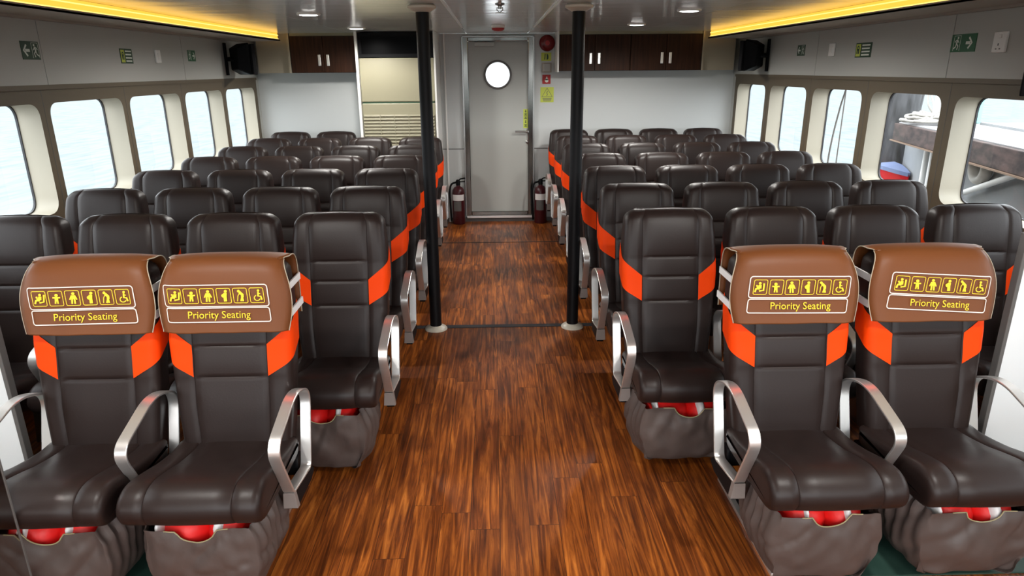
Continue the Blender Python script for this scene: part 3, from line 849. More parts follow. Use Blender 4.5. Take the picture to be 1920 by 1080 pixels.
extinguisher(0.530, 1, 'red fire extinguisher on the floor right of the door')

# ------------------------------------------------------------------ televisions seen from behind
def television(s, y, label, z=1.835):
    X, n = wall_frame(s)
    t = empty('television', (X, y, z)); tag(t, label, 'television', 'wall mounted televisions')
    x0, x1 = sorted((0, n*0.02))
    MB().box(x0, x1, -0.022, 0.022, -0.15, 0.15).build('wall_plate', MT['black'], t, None, 0.004)
    c = Vector((n*0.185, 0.02, 0)); u = Vector((n*0.62, -0.78, 0)).normalized(); w = Vector((n*0.78, 0.62, 0)).normalized()   # u along the screen, w out of the screen
    def loc(a, b, zz): return tuple(c + u*a + w*b + Vector((0, 0, zz)))
    def slab(r): return [loc(a, b, z_) for a, b, z_ in r]
    def frustum(a0, a1, z0, z1, b0, a2, a3, z2, z3, b1):
        return [[loc(a0, b0, z0), loc(a1, b0, z0), loc(a1, b0, z1), loc(a0, b0, z1)], [loc(a2, b1, z2), loc(a3, b1, z2), loc(a3, b1, z3), loc(a2, b1, z3)]]
    pa = MB().rings(frustum(-0.20, 0.20, -0.145, 0.135, 0.0, -0.20, 0.20, -0.145, 0.135, 0.035)).build('panel', MT['black'], t, None, 0.006)
    MB().rings(frustum(-0.165, 0.15, -0.150, 0.150, 0.0, -0.13, 0.08, -0.10, 0.10, -0.10)).build('back_housing', MT['black'], t, None, 0.01)
    MB().rings(frustum(-0.185, 0.185, -0.13, 0.122, 0.0352, -0.185, 0.185, -0.13, 0.122, 0.036)).build('screen', MT['black_gloss'], pa)
    MB().tube([(n*0.01, 0, 0), loc(0, -0.05, 0)], 0.022, 10).build('bracket_arm', MT['black'], t, 60)
television(-1, 7.02, 'black television on a bracket high on the left wall')
television(1, 6.95, 'black television on a bracket high on the right wall near the back')
television(1, 3.225, 'black television edge at the right frame edge beside the wall socket', 1.735)

# ------------------------------------------------------------------ seats
BR_YF = [(0.38, -0.178), (0.50, -0.158), (0.66, -0.128), (0.78, -0.106), (0.865, -0.086), (0.93, -0.078), (1.0, -0.062), (1.05, -0.048), (1.09, -0.035)]
BR_YB = [(0.38, -0.055), (0.66, -0.012), (0.90, 0.040), (1.0, 0.060), (1.09, 0.070)]
BR_W = [(0.38, 0.198), (0.50, 0.208), (0.65, 0.219), (0.78, 0.226), (0.86, 0.2255), (0.95, 0.219), (1.02, 0.2125), (1.09, 0.208)]
TOPR = 0.052
def br_section(z):
    w, yf, yb = lerp_tab(BR_W, z), lerp_tab(BR_YF, z), lerp_tab(BR_YB, z)
    zt = SEAT_TOP - TOPR
    ins = 0.0
    if z > zt:
        q = min(1.0, (z-zt)/TOPR)
        ins = TOPR*(1-math.sqrt(max(0.0, 1-q*q)))
    return w-ins, yf+ins*0.85, yb-ins*0.85
SEAMX = 0.135
def sag(z):   # upholstery grooves across the centre panel
    g = 0.0
    for zc, a in ((0.658, 0.005), (0.773, 0.005)):
        g += a*math.exp(-((z-zc)/0.005)**2)
    # padding swell between seams
    g *= 1.0
    g -= 0.003*math.sin(min(1, max(0, (z-0.40)/0.262))*PI) + 0.003*math.sin(min(1, max(0, (z-0.868)/0.2))*PI) + 0.002*math.sin(min(1, max(0, (z-0.662)/0.111))*PI)
    return g
def br_ring(z):
    w, yf, yb = br_section(z)
    r = min(0.034, (yb-yf)*0.42); r2 = min(0.030, (yb-yf)*0.42)
    f = min(1.0, (w-r)/0.178)
    xs = [SEAMX*f*t for t in (0, 0.2, 0.4, 0.6, 0.8, 0.972, 1.0, 1.028)] + [SEAMX*f+(w-r-SEAMX*f)*t for t in (0.5, 1.0)]
    half = []
    for x in xs:
        dip = 0.0042*math.exp(-((x-SEAMX*f)/0.0028)**2)
        inner = 1.0 if x < SEAMX*f-0.004 else 0.0
        crease = sag(z)*inner*(1 if x < SEAMX*f*0.97 else 0.5) + (0.005*math.exp(-((z-0.866)/0.005)**2) if x < 0.11 else 0)
        half.append((x, yf + dip + crease))
    for k in range(1, 7):
        a = k/6*PI/2; half.append((w-r+r*math.sin(a), yf+r-r*math.cos(a)))
    for k in range(1, 3): half.append((w, yf+r+(yb-r2-yf-r)*k/3))
    for k in range(0, 5):
        a = k/4*PI/2; half.append((w-r2+r2*math.cos(a), yb-r2+r2*math.sin(a)))
    half.append(((w-r2)*0.5, yb)); half.append((0, yb))
    ring = [(x, y, z) for x, y in half] + [(-x, y, z) for x, y in half[-2:0:-1]]
    return ring
def backrest_mb():
    zs = [0.38, 0.40, 0.44, 0.50, 0.56, 0.61, 0.642, 0.651, 0.658, 0.665, 0.676, 0.72, 0.758, 0.766, 0.773, 0.780, 0.788, 0.83, 0.852, 0.860, 0.866, 0.872, 0.880, 0.92, 0.96, 1.0, 1.025]
    zs += [SEAT_TOP-TOPR+TOPR*math.sin(a*PI/2/7) for a in range(1, 7)] + [SEAT_TOP-0.0004]
    rings = [br_ring(z) for z in zs]
    # gentle crown along the top edge
    out = []
    for z, rg in zip(zs, rings):
        k = max(0.0, (z-0.96)/(SEAT_TOP-0.96))
        out.append([(x, y, zz - 0.012*k*(abs(x)/0.2)**2) for x, y, zz in rg])
    return MB().rings(out)
def br_wrap(z, s, off):
    w, yf, yb = br_section(z); r = 0.034
    L1 = w - r - SEAMX
    if s <= L1: return (SEAMX+s, yf-off)
    s -= L1; La = r*PI/2
    if s <= La:
        a = s/r; return (w-r+(r+off)*math.sin(a), yf+r-(r+off)*math.cos(a))
    s -= La
    return (w+off, min(yf+r+s, yb-0.012))
def orange_mb(side):
    rings = []
    S = [0.001, 0.02, 0.04, 0.056, 0.066, 0.076, 0.086, 0.096, 0.106, 0.116, 0.13, 0.15, 0.17]
    for s in S:
        z0 = 0.662 + 0.62*s; z1 = 0.780 + 0.80*s
        rings.append([(side*br_wrap(z0+(z1-z0)*t/10, s, 0.0022)[0], br_wrap(z0+(z1-z0)*t/10, s, 0.0022)[1], z0+(z1-z0)*t/10) for t in range(11)])
    return MB().rings(rings, closed=False)
def cushion_mb():
    ctl = [(-0.13, 0.408), (-0.22, 0.413), (-0.33, 0.432), (-0.43, 0.458), (-0.510, 0.474), (-0.566, 0.463), (-0.600, 0.428), (-0.600, 0.384), (-0.568, 0.348), (-0.51, 0.334), (-0.38, 0.330), (-0.25, 0.330), (-0.15, 0.332), (-0.125, 0.37)]
    prof = catmull([Vector(p) for p in ctl], 4)
    n = len(prof); cen = Vector((-0.37, 0.40))
    nor = []
    for i in range(n):
        d = (prof[(i+1) % n]-prof[i-1]).normalized(); nn = Vector((d.y, -d.x))
        if nn.dot(cen-prof[i]) < 0: nn = -nn
        nor.append(nn)
    st = [(-0.221, 0.034), (-0.220, 0.022), (-0.2155, 0.010), (-0.207, 0.0025), (-0.194, 0.0), (-0.165, 0.0), (-0.1395, 0.0), (-0.135, 0.0048), (-0.1305, 0.0), (-0.07, -0.003), (0, -0.004)]
    st = st + [(-x, d) for x, d in st[-2::-1]]
    rings = []
    for x, d in st:
        ring = []
        for i in range(n):
            p = prof[i] + nor[i]*d
            flare = 1.0 + 0.02*max(0.0, (-p.x-0.35)/0.2)
            y, z = p.x, p.y
            if z > 0.42: z -= 0.004*math.exp(-((y+0.345)/0.008)**2)
            ring.append((x*flare, y, z))
        rings.append(ring)
    return MB().rings(rings)
ARM = 0.242
def arm_mb(x):
    pl = fillet([(-0.150, 0.285), (-0.055, 0.575), (-0.215, 0.637), (-0.478, 0.556), (-0.362, 0.318)], [0.03, 0.075, 0.22, 0.06, 0.025], 8)
    N = len(pl); rings = []
    for i in range(N+1):
        p = Vector(pl[i % N]); a = Vector(pl[i % N - 1]); b = Vector(pl[(i+1) % N])
        d = (b-a).normalized(); nn = Vector((-d.y, d.x)); t = 0.0045; w = 0.020
        q = [(-w, t*0.6), (-w+0.002, t), (w-0.002, t), (w, t*0.6), (w, -t*0.6), (w-0.002, -t), (-w+0.002, -t), (-w, -t*0.6)]
        rings.append([(x+u, p.x+nn.x*v, p.y+nn.y*v) for u, v in q])
    return MB().rings(rings, cap0=False, cap1=False)
def add_arm(x, root, share):
    if ('arm', x) not in share:
        a = arm_mb(x).build('armrest', MT['alu'], root, 40)
        b = MB().prism([(-0.368, 0.318), (-0.140, 0.284), (-0.10, 0.250), (-0.15, 0.228), (-0.345, 0.235)], 'X', x-0.017, x+0.017).build('arm_bracket', MT['black'], root, None, 0.004)
        c = MB().add([(x-0.020, -0.372, 0.318), (x+0.020, -0.372, 0.318), (x+0.026, -0.366, 0.252), (x-0.026, -0.366, 0.252),
                      (x-0.020, -0.346, 0.316), (x+0.020, -0.346, 0.316), (x+0.026, -0.340, 0.248), (x-0.026, -0.340, 0.248)],
                     [(0, 1, 2, 3), (7, 6, 5, 4), (0, 4, 5, 1), (1, 5, 6, 2), (2, 6, 7, 3), (3, 7, 4, 0)]).build('end_cap', MT['grey_cap'], b, None, 0.002)
        share[('arm', x)] = (a.data, b.data, c.data)
        return
    da, db, dc = share[('arm', x)]
    a = bpy.data.objects.new('armrest', da); col.objects.link(a); a.parent = root
    b = bpy.data.objects.new('arm_bracket', db); col.objects.link(b); b.parent = root
    c = bpy.data.objects.new('end_cap', dc); col.objects.link(c); c.parent = b
def make_seat():
    root = empty('passenger_seat')
    backrest_mb().build('backrest', MT['leather'], root, 50)
    for s in (-1, 1):
        orange_mb(s).build('orange_panel', MT['leather_orange'], root, 50)
    cushion_mb().build('seat_cushion', MT['leather'], root, 50)
    MB().box(-0.215, 0.215, -0.165, -0.105, 0.255, 0.330).build('cross_beam', MT['black'], root, None, 0.006)
    MB().prism([(-0.16, 0.26), (-0.11, 0.26), (-0.08, 0.0), (-0.20, 0.0)], 'X', -0.02, 0.02).build('leg', MT['steel_satin'], root, None, 0.003)
    return root
SHARE = {}
proto = make_seat()
used = [False]
ORD = ['', 'front', 'second', 'third', 'fourth', 'fifth', 'sixth', 'seventh', 'rearmost']
POS = {0: 'aisle seat', 1: 'second seat from the aisle', 2: 'third seat from the aisle', 3: 'window seat'}
seats = {}
def place_seat(x, y, label, group, arms):
    if not used[0]: o = proto; used[0] = True
    else: o = copy_tree(PRIST)
    o.location = (x, y, 0)
    tag(o, label, 'seat', group)
    for a in arms: add_arm(a, o, SHARE)
    return o
# keep an arm-free source list of parts for the copies
class _P: pass
def copy_seat():
    r = empty('passenger_seat')
    for nm, da, mods in PARTS:
        c = bpy.data.objects.new(nm, da); col.objects.link(c); c.parent = r
        for w, sg in mods:
            q = c.modifiers.new('bevel', 'BEVEL'); q.width = w; q.segments = sg; q.limit_method = 'ANGLE'
    return r
PARTS = [(c.name.split('.')[0], c.data, [(m.width, m.segments) for m in c.modifiers if m.type == 'BEVEL']) for c in kids(proto)]
def place_seat(x, y, label, group, arms):
    if not used[0]: o = proto; used[0] = True
    else: o = copy_seat()
    o.location = (x, y, 0); tag(o, label, 'seat', group)
    for a in arms: add_arm(a, o, SHARE)
    return o
Y1 = 2.42
ROW1S = [(-1.470, 'left', 'outer', [0.235, -ARM]), (-0.980, 'left', 'aisle', [ARM]), (1.097, 'right', 'aisle', [0.252, -ARM]), (1.614, 'right', 'outer', [ARM])]
for x, side, pos, arms in ROW1S:
    o = place_seat(x, Y1, 'brown leather priority seat, front row, %s block, %s' % (side, 'beside the aisle' if pos == 'aisle' else 'beside the white screen'),
               'priority seats in the front row', arms)
    o.scale = (1, 1, 0.988)
LX = [-0.7408 - 0.5*k for k in range(4)]; RX = [0.8317 + 0.5*k for k in range(4)]
for row in range(2, 9):
    y = ROW1 + (row-1)*PITCH_ROW
    for side, XS, sg in (('left', LX, 1), ('right', RX, -1)):
        for k in range(4):
            if row == 8 and side == 'left' and k < 2: continue
            arms = [sg*ARM] + ([-sg*ARM] if k == 3 else [])
            if row == 8 and side == 'left':
                pos = 'beside the air conditioner' if k == 2 else 'window seat'
            else: pos = POS[k]
            lab = 'dark brown seat with orange panels, %s row, %s block, %s' % (ORD[row], side, pos)
            place_seat(XS[k], y, lab, 'dark brown seats in rows', arms)

# ------------------------------------------------------------------ priority covers
CV = [(0.088, 0.84), (0.094, 0.92), (0.094, 1.00), (0.088, 1.055), (0.064, 1.086), (0.020, 1.095), (-0.035, 1.090), (-0.066, 1.066), (-0.083, 1.03), (-0.094, 0.99), (-0.102, 0.95), (-0.109, 0.91), (-0.120, 0.865), (-0.128, 0.838)]
CVS = catmull([Vector(p) for p in CV], 4, False)
def cover_y(z):   # front flap y at height z
    best = None
    for a, b in zip(CVS[24:], CVS[25:]):
        if b.y <= z <= a.y:
            t = (a.y-z)/(a.y-b.y+1e-9); return a.x+(b.x-a.x)*t
    return CVS[-1].x if z < 0.95 else CVS[24].x
def cover_half(i):
    z = CVS[i].y; n = len(CVS)
    if i < 22: return 0.218
    t = (1.09-z)/0.25
    return 0.205 + 0.030*math.sin(min(1, max(0, t*1.0))*PI*0.85) + 0.006*t
def pictos():
    """six yellow figures, unit box about 1 high, as Draw objects"""
    F = []
    d = Draw(); d.disc(0.02, 0.30, 0.10); d.line([(0.02, 0.18), (0.0, -0.10)], 0.22); d.line([(0.0, -0.12), (-0.26, -0.12), (-0.34, -0.38)], 0.14)
    d.line([(0.30, 0.30), (0.26, -0.24), (-0.05, -0.30)], 0.12); d.disc(-0.20, 0.12, 0.07); d.line([(-0.18, 0.05), (-0.14, -0.08)], 0.12); d.line([(0.02, 0.10), (-0.18, 0.0)], 0.09); F.append(d)
    d = Draw(); d.disc(0.0, 0.24, 0.12); d.line([(0.0, 0.12), (0.0, -0.22)], 0.24); d.line([(-0.26, 0.06), (0.26, 0.06)], 0.11); d.line([(-0.07, -0.2), (-0.09, -0.40)], 0.11); d.line([(0.07, -0.2), (0.09, -0.40)], 0.11); F.append(d)
    d = Draw(); d.disc(0.0, 0.34, 0.11); d.line([(0.0, 0.22), (0.0, -0.08)], 0.28); d.line([(-0.10, 0.20), (-0.24, -0.12)], 0.10); d.line([(0.10, 0.20), (0.24, -0.12)], 0.10); d.line([(-0.08, -0.06), (-0.10, -0.44)], 0.12); d.line([(0.08, -0.06), (0.10, -0.44)], 0.12); F.append(d)
    d = Draw(); d.disc(0.08, 0.34, 0.11); d.line([(0.06, 0.22), (0.04, -0.05), (0.06, -0.44)], 0.22); d.disc(-0.06, 0.0, 0.15); d.line([(0.0, 0.18), (-0.20, 0.02)], 0.08); F.append(d)
    d = Draw(); d.disc(-0.16, 0.34, 0.10); d.line([(-0.10, 0.26), (0.10, 0.06), (0.10, -0.14)], 0.20); d.line([(0.08, -0.10), (0.14, -0.44)], 0.13); d.line([(0.08, -0.10), (-0.02, -0.44)], 0.11); d.line([(-0.08, 0.18), (-0.20, -0.02), (-0.24, -0.44)], 0.06); F.append(d)
    d = Draw(); d.disc(0.06, 0.36, 0.09); d.line([(0.05, 0.26), (0.04, -0.06), (0.22, -0.08), (0.30, -0.34)], 0.12); d.ring(-0.02, -0.20, 0.20, 0.07, 110, 340, 16); d.line([(0.04, 0.14), (0.20, 0.12)], 0.07); F.append(d)
    return F
TXT = text_geo('Priority Seating', 0.0335)
TW = max(p[0] for p in TXT[0]) - min(p[0] for p in TXT[0])
def cover(x, side, where, rot, shx, flip):
    c = empty('priority_cover', (x, Y1, -0.012)); tag(c, 'brown priority seating cover with yellow print on %s' % where, 'seat cover', 'priority seating covers')
    rings = []
    nx = 21
    for i, p in enumerate(CVS):
        hw = cover_half(i); ring = []
        for k in range(nx):
            u = -1+2*k/(nx-1); xx = u*hw
            y, z = p.x, p.y
            edge = max(0, abs(u)-0.75)/0.25
            if i >= 24:
                y += 0.018*edge*edge
                y -= 0.0025*noise.noise((x*3+xx*5, z*5, 1.3))
            z -= 0.010*(abs(u)**3) * max(0, (z-0.98)/0.12)
            z += 0.004*noise.noise((xx*9+x, 2.0, 0.5)) * (1 if i >= len(CVS)-4 else 0)
            ring.append((xx, y, z))
        rings.append(ring)
    MB().rings(rings, closed=False).build('sheet', MT['cover'], c, 60, solid=0.0025)
    # pale hem along the side edges
    for sg in (-1, 1):
        k = 0 if sg < 0 else nx-1
        MB().tube([(r[k][0], r[k][1], r[k][2]) for r in rings], 0.0022, 6).build('hem', MT['tan'], c, 80)
    for z, nm in ((0.985, 0), (0.893, 0)):
        for sg in (-1, 1):
            w, yf, yb = br_section(z)
            X0 = w+0.006
            yy0 = cover_y(z)+0.030; yy1 = yb+0.035
            MB().box(sg*X0-0.003, sg*X0+0.003, yy0, yy1, z-0.013, z+0.013).build('strap', MT['strap_white'], c)
    ca, sa = math.cos(rot), math.sin(rot)
    def bend(u, v, off=0.0058):
        # print local (u, v) about the print centre
        X = u*ca - v*sa + shx; Z = u*sa + v*ca + 0.947
        edge = max(0, abs(X)/0.225-0.75)/0.25
        y = cover_y(Z) + 0.018*edge*edge - 0.0025*noise.noise((x*3+X*5, Z*5, 1.3))
        return (X, y-off, Z)
    sk = 0.005*flip
    def S(u, v): return (u+sk*v/0.05, v)
    def dense(pts, step=0.008):
        out = []
        for i in range(len(pts)):
            a, b = Vector(pts[i]), Vector(pts[(i+1) % len(pts)])
            m = max(1, int((b-a).length/step))
            out += [tuple(a+(b-a)*k/m) for k in range(m)]
        return out
    lg = Draw()
    lg.line([S(*p) for p in dense(rrect(-0.186, 0.186, -0.014, 0.062, 0.012))], 0.0035, True)
    lg.line([S(*p) for p in dense(rrect(-0.184, 0.184, -0.069, -0.019, 0.010))], 0.0035, True)
    lg.put(bend).build('print_frame', MT['print_white'], c)
    tx = Draw(); sc = 0.222/TW
    tx.add([(px*sc+0.006, py*sc-0.0445) for px, py in TXT[0]], TXT[1]); tx.put(bend).build('print_lettering', MT['print_yellow'], c)
    for k, F in enumerate(pictos()):
        q = Draw(); cx = -0.146+0.0585*k
        q.line([S(cx+a, 0.024+b) for a, b in rrect(-0.0245, 0.0245, -0.026, 0.026, 0.006, 3)], 0.0022, True)
        for fv in (F,): q.add([(cx+a*0.052, 0.024+b*0.046) for a, b in fv.v], fv.f)
        q.put(bend).build('pictogram', MT['print_yellow'], c)
cover(-1.470, 'left', 'the leftmost front seat', 0.010, -0.006, -1)
cover(-0.980, 'left', 'left front seat beside the aisle', 0.000, -0.022, -1)
cover(1.097, 'right', 'right front seat beside the aisle', -0.012, 0.008, 1)
cover(1.614, 'right', 'the rightmost front seat', -0.062, 0.012, 1)

# ------------------------------------------------------------------ life jacket pouches
def pouch(x, y0, seed, hw, zb, label_where):
    b = empty('jacket_pouch', (x, y0, 0)); tag(b, 'brown fabric life jacket pouch hanging under %s' % label_where, 'pouch', 'life jacket pouches')
    yf, yb_ = -0.545, -0.185
    zt = 0.303
    # perimeter: front left->right, right side, back, left side
    per = []
    nf, nsd = 40, 30
    for k in range(nf): per.append(('f', -hw+2*hw*k/nf))
    for k in range(nsd): per.append(('r', k/nsd))
    for k in range(12): per.append(('b', hw-2*hw*k/12))
    for k in range(nsd): per.append(('l', 1-k/nsd))
    nv = 16; rings = []
    for iv in range(nv+1):
        v = iv/nv; ring = []
        for i, (kd, t) in enumerate(per):
            top = zt
            if kd == 'f':
                X, Y = t, yf
                nn = abs(t-0.0)/0.062
                if nn < 1: top = zt - 0.042*math.sqrt(1-nn*nn)
                top -= 0.004*math.sin(t*14+seed)
            elif kd == 'r': X, Y = hw, yf+(yb_-yf)*t; top = zt+0.010*math.sin(t*PI)
            elif kd == 'b': X, Y = t, yb_
            else: X, Y = -hw, yf+(yb_-yf)*t; top = zt+0.010*math.sin(t*PI)
            z = zb + (top-zb)*v
            bul = math.sin(min(1, max(0, v))*PI)*0.020
            low = (1-v)**2*0.035
            if kd in 'rl':
                sgn = 1 if kd == 'r' else -1
                g = math.sin(t*52+seed)*0.016*v**1.2*math.sin(t*PI)**0.5
                X += sgn*(bul*1.3 + 0.035*math.sin(t*PI) - low - 0.020*v*v*math.sin(t*PI) + g)
            if kd == 'f':
                e = 1-abs(t/hw)**4
                Y -= bul*0.9*e; Y += low*0.7
                X *= 1-low*0.5
            if kd == 'b': Y -= low
            w = noise.noise((X*9+seed*3.1, Y*9, z*9)) * 0.015 + noise.noise((X*22+seed, Y*20+z*13, z*17)) * 0.007
            fold = abs(noise.noise((X*6-z*5+seed*2, z*4, Y*5)))
            w += -0.016*math.exp(-(fold/0.07)**2)*(0.4+0.6*(1-v))
            if kd == 'f': Y -= w*(1 if v < 0.95 else 0.4)
            elif kd == 'r': X += w
            elif kd == 'l': X -= w
            ring.append((X, Y, z))
        rings.append(ring)
    MB().rings(rings, cap0=True, cap1=False).build('fabric', MT['bag'], b, 70, sub=1)
    top = rings[-1]
    MB().tube([Vector(p)+Vector((0, -0.001, 0)) for p in top[8:nf-7]], 0.0022, 6).build('piping', MT['piping'], b, 80)
    # life jacket
    j = empty('life_jacket', (x, y0, 0)); tag(j, 'red and white life jacket in pouch under %s' % label_where, 'life jacket', 'folded life jackets')
    def lump(x0, x1, ya, ybk, z0, z1, sd):
        R = []
        n1 = 18
        for i in range(13):
            u = i/12; xx = x0+(x1-x0)*u
            k = (1-abs(2*u-1)**3)
            ring = []
            for q in range(n1):
                a = 2*PI*q/n1
                sx_, sz_ = math.cos(a), math.sin(a)
                sx_ = math.copysign(abs(sx_)**0.6, sx_); sz_ = math.copysign(abs(sz_)**0.6, sz_)
                yy = (ya+ybk)/2 + (ybk-ya)/2*sx_*(0.55+0.45*k); zz = (z0+z1)/2 + (z1-z0)/2*sz_*(0.5+0.5*k)
                dn = 0.010*noise.noise((xx*22+sd, yy*22, zz*22))
                ring.append((xx, yy+dn, zz+dn))
            R.append(ring)
        return MB().rings(R)
    xi = hw-0.022
    lump(-xi, 0.02, yf+0.012, yb_-0.05, 0.10, 0.326, seed).build('float_panel', MT['jacket_red'], j, 80)
    lump(0.0, xi, yf+0.014, yb_-0.05, 0.10, 0.324, seed+5).build('float_panel', MT['jacket_red'], j, 80)
    for (a0, a1) in ((-0.085, -0.060), (0.05, 0.085)) if seed % 2 else ((0.035, 0.085), (-0.15, -0.125)):
        lump(a0, a1, yf+0.009, yb_-0.05, 0.20, 0.3295, seed+9).build('white_band', MT['jacket_white'], j, 80)
pouch(-1.482, Y1, 1, 0.172, 0.03, 'the leftmost front seat')
pouch(-0.990, Y1, 2, 0.172, 0.03, 'left front seat beside the aisle')
pouch(1.105, Y1, 3, 0.170, 0.03, 'right front seat beside the aisle')
pouch(1.622, Y1, 4, 0.178, 0.03, 'the rightmost front seat')
pouch(-0.768, ROW1+PITCH_ROW, 5, 0.165, 0.02, 'left second row aisle seat')
pouch(0.838, ROW1+PITCH_ROW, 6, 0.190, 0.03, 'right second row aisle seat')

# seat tracks on the floor
for x, s in ((-0.90, 'left'), (1.0, 'right')):
    t = empty('seat_track', (x, 2.24, 0)); tag(t, 'aluminium floor track under the %s front seats by the aisle' % s, 'seat track', 'aluminium seat tracks')
    MB().box(-0.042, 0.042, -0.30, 0.30, 0, 0.016).build('rail', MT['alu'], t, None, 0.002)
    MB().box(-0.020, -0.008, -0.30, 0.30, 0.0155, 0.0175).box(0.012, 0.024, -0.30, 0.30, 0.0155, 0.0175).build('slots', MT['black'], t)

# white screens beside the front seats, dark polished end panel
for x0, x1, s in ((XL+0.005, -1.885, 'left'), (1.99, XR-0.005, 'right')):
    p = empty('partition_screen', ((x0+x1)/2, 2.42, 0)); tag(p, 'white partition screen beside the %s front priority seats' % s, 'partition', 'white partition screens')
    hx = (x1-x0)/2
    MB().box(-hx, hx, -0.014, 0.014, 0, 1.12).build('board', MT['panel_white'], p)
    e = -hx if s == 'right' else hx
    MB().box(e-0.008, e+0.008, -0.018, 0.018, 0, 1.125).build('edge_strip', MT['edge_grey'], p, None, 0.003)
p = empty('end_panel', (-1.492, 1.555, 0)); tag(p, 'dark polished panel edge at the lower left corner of the photo', 'partition')
MB().box(-0.012, 0.0, -0.30, 0.245, 0, 1.15).build('board', MT['mirror_dark'], p)
MB().box(-0.014, 0.002, 0.243, 0.249, 0, 1.152).build('edge_strip', MT['edge_grey'], p)

# ------------------------------------------------------------------ outside
o = MB().add([(-600, -600, -0.9), (600, -600, -0.9), (600, 900, -0.9), (-600, 900, -0.9)], [(0, 1, 2, 3)]).build('sea', MT['sea'])
struct(o, 'pale rippled sea water outside the windows', 'sea')
# pier on the right, angled slightly to the hull
PA = Vector((4.72, 8.05, 0)); PBt = Vector((3.63, 3.15, 0))
dv = (PBt-PA).normalized(); nv_ = Vector((-dv.y, dv.x, 0))
if nv_.x < 0: nv_ = -nv_
ang = math.atan2(dv.y, dv.x)
def pl(a, b, z): return tuple(PA + dv*a + nv_*b + Vector((0, 0, z)))
def pbox(a0, a1, b0, b1, z0, z1):
    mb = MB()
    v = [pl(a0, b0, z0), pl(a1, b0, z0), pl(a1, b1, z0), pl(a0, b1, z0), pl(a0, b0, z1), pl(a1, b0, z1), pl(a1, b1, z1), pl(a0, b1, z1)]
    return mb.add(v, [(0,3,2,1),(4,5,6,7),(0,1,5,4),(1,2,6,5),(2,3,7,6),(3,0,4,7)])
pr_ = empty('pier', (0, 0, 0)); tag(pr_, 'concrete pier with rusty brown edge beam outside the right windows', 'pier')
def abs_child(mb, name, mat, parent, **k):
    return mb.build(name, mat, parent, **k)
pm = pbox(0, 6.2, 0.0, 0.14, 0.90, 1.09); pbm = pm.build('edge_beam', MT['rust'], pr_, bevel=0.008)
pbox(-0.02, 6.2, -0.02, 0.16, 0.888, 0.901).build('beam_flange', MT['flange_rust'], pr_)
pbox(0, 6.2, 0.05, 9.0, 1.06, 1.10).build('deck', MT['concrete'], pr_)
pbox(0.3, 6.2, 0.78, 0.82, 1.10, 1.125).build('deck_joint', MT['concrete_dark'], pr_)
pbox(-0.42, 6.2, 0.30, 9.0, -1.2, 1.06).build('quay_wall', MT['concrete_dark'], pr_)
# pile
pt = Vector(pl(-0.80, 0.20, 0))
pi = empty('mooring_pile', (pt.x, pt.y, -1.2)); tag(pi, 'thick dark grey pile at the end of the pier', 'pile')
mb = MB(); R = []
for i in range(14):
    z = i*0.27
    R.append([((0.33+0.012*math.sin(i*1.7+k))*math.cos(2*PI*k/24), (0.33+0.012*math.sin(i*1.7+k))*math.sin(2*PI*k/24), z) for k in range(24)])
mb.rings(R).build('shaft', MT['pile'], pi, 50)
# ropes heaped on the pier
rp = empty('mooring_rope', pl(0.36, 0.32, 1.12)); tag(rp, 'heap of pale mooring rope at the pier end beside the pile', 'rope')
random.seed(3)
mb = MB()
for k in range(3):
    pts = []
    for q in range(26):
        a = q*0.5+k; r = 0.10+0.14*random.random()
        pts.append(Vector((r*math.cos(a)*1.2+0.06*k-0.1, r*math.sin(a)+0.05*k, 0.015+0.03*k+0.03*random.random())))
    mb.tube(catmull(pts, 4, False), 0.017, 6)
mb.tube(catmull([Vector(p) for p in ((-0.1, -0.3, -0.3), (-0.05, -0.3, -0.05), (0.05, -0.24, 0.03), (0.2, 0, 0.1), (0.25, 0.2, 0.35), (0.4, 0.35, 0.62))], 6, False), 0.02, 6)
mb.tube(catmull([Vector(p) for p in ((0.1, 0.0, 0.12), (0.2, 0.1, 0.3), (0.1, 0.2, 0.5), (0.3, 0.4, 0.75))], 6, False), 0.017, 6)
for k in range(7):
    b0 = Vector((-0.15+0.07*k, -0.1+0.05*k, 0.03)); tp_ = Vector((0.15+0.06*k*random.random(), 0.35, 0.55+0.25*random.random()))
    mid = (b0+tp_)/2 + Vector((random.uniform(-0.12, 0.12), random.uniform(-0.1, 0.1), random.uniform(-0.15, 0.05)))
    mb.tube(catmull([b0, b0.lerp(mid, 0.5)+Vector((0.05, 0, -0.04)), mid, mid.lerp(tp_, 0.5)+Vector((-0.05, 0, 0.0)), tp_], 6, False), 0.012, 6)
mb.build('coil', MT['rope'], rp, 80)
MB().cyl((0.22, 0.36, -0.02), (0.22, 0.36, 0.85), 0.05, n=16).build('bollard', MT['white_paint'], rp, 50)
# tyre fender on the quay wall
tp = Vector(pl(1.773, 0.235, 0.82))
ty = empty('tyre_fender', tp, ang); tag(ty, 'old grey tyre fender hanging on the quay wall under the pier edge', 'tyre')
mb = MB(); R = []
for k in range(33):
    a = 2*PI*k/32; ring = []
    for q in range(12):
        b = 2*PI*q/12; r = 0.128+0.040*math.cos(b)
        ring.append((r*math.cos(a), 0.055*math.sin(b), r*math.sin(a)))
    R.append(ring)
mb.rings(R, cap0=False, cap1=False).build('carcass', MT['tyre'], ty, 60)
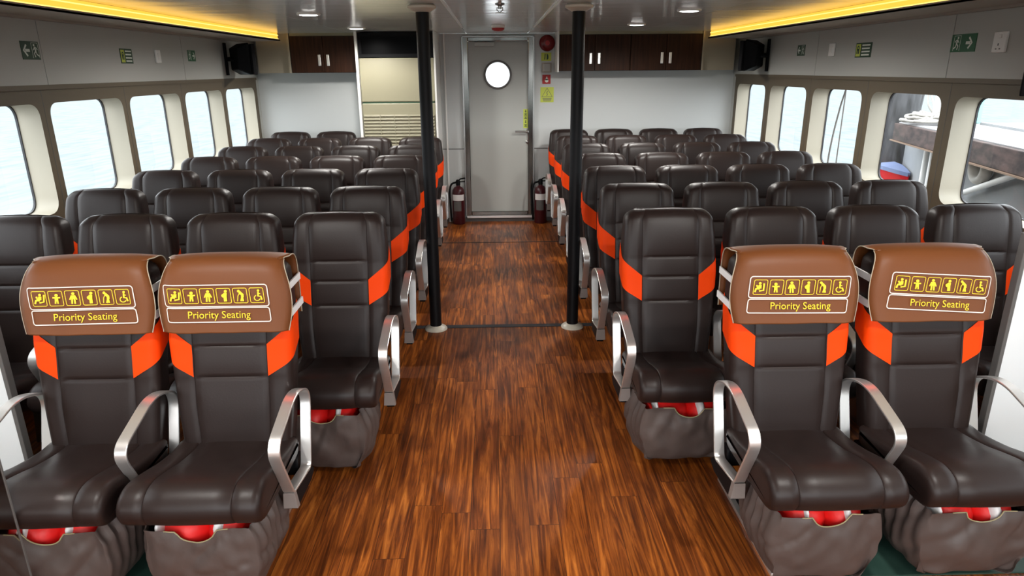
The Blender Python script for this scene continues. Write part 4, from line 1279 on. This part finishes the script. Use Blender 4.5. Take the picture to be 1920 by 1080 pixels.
# white posts and strut
for a in (0.55, 0.73):
    wp = empty('white_post', pl(a, 0.20, -1.2)); tag(wp, 'slim white post under the pier edge, %s of the pair' % ('farther' if a < 0.6 else 'nearer'), 'post', 'white posts under the pier')
    MB().cyl((0, 0, 0), (0, 0, 2.08), 0.030, n=12).build('tube', MT['white_paint'], wp, 50)
st = empty('white_strut', pl(2.1, 0.3, 0.0)); tag(st, 'slanting white strut below the rusty pier beam', 'strut')
a0 = Vector(pl(1.45, 0.22, 0.50)) - Vector(pl(2.1, 0.3, 0.0)); a1 = Vector(pl(2.50, 0.22, 0.86)) - Vector(pl(2.1, 0.3, 0.0))
MB().cyl(a0, a1, 0.028, n=12).build('tube', MT['white_paint'], st, 50)
# red and blue boat bow
bt = empty('small_boat', (4.98, 8.02, -0.86)); tag(bt, 'red and blue bow of a small boat below the pier end', 'boat')
mb = MB()
sec = [(0.0, 0.0, 1.34), (0.12, 0.08, 1.37), (0.24, 0.14, 1.40), (0.38, 0.17, 1.42)]
R = [[(x_, -h*1.0 if False else -w, z) for (w, z) in ((h, top), (h*0.8, top*0.55), (h*0.25, -0.15))] + [(x_, w, z) for (w, z) in ((h*0.25, -0.15), (h*0.8, top*0.55), (h, top))] for x_, h, top in [(a_, b_+0.01, c_) for a_, b_, c_ in sec]]
hb = mb.rings(R).build('hull', MT['boat_red'], bt, 50)
MB().rings([[(x_, -h-0.02, top-0.02), (x_, -h-0.02, top+0.025), (x_, h+0.02, top+0.025), (x_, h+0.02, top-0.02)] for x_, h, top in sec]).build('gunwale', MT['boat_blue'], bt)
bt.rotation_euler = (0, 0, math.radians(110))
# turquoise post on the deck
tq = empty('turquoise_post', (5.47, 7.76, 1.102)); tag(tq, 'turquoise post standing on the pier deck', 'post')
MB().box(-0.045, 0.045, -0.045, 0.045, 0, 0.9).build('column', MT['turq'], tq, None, 0.01)
# two lines hanging outside the right wall
hl = empty('hanging_rope', (3.3, 6.35, 1.9)); tag(hl, 'two thin dark ropes hanging outside the middle right window', 'rope')
MB().tube([(0, 0.15, 0.7), (0, 0.15, -2.8)], 0.006, 6).build('straight_line', MT['dark_rope'], hl, 80)
MB().tube(catmull([Vector(p) for p in ((0, 0.15, 0.0), (0.01, 0.155, -0.30), (0.0, 0.22, -0.55), (0, 0.30, -0.90), (0, 0.32, -1.3), (0, 0.33, -2.8))], 6, False), 0.008, 6).build('slack_line', MT['dark_rope'], hl, 80)
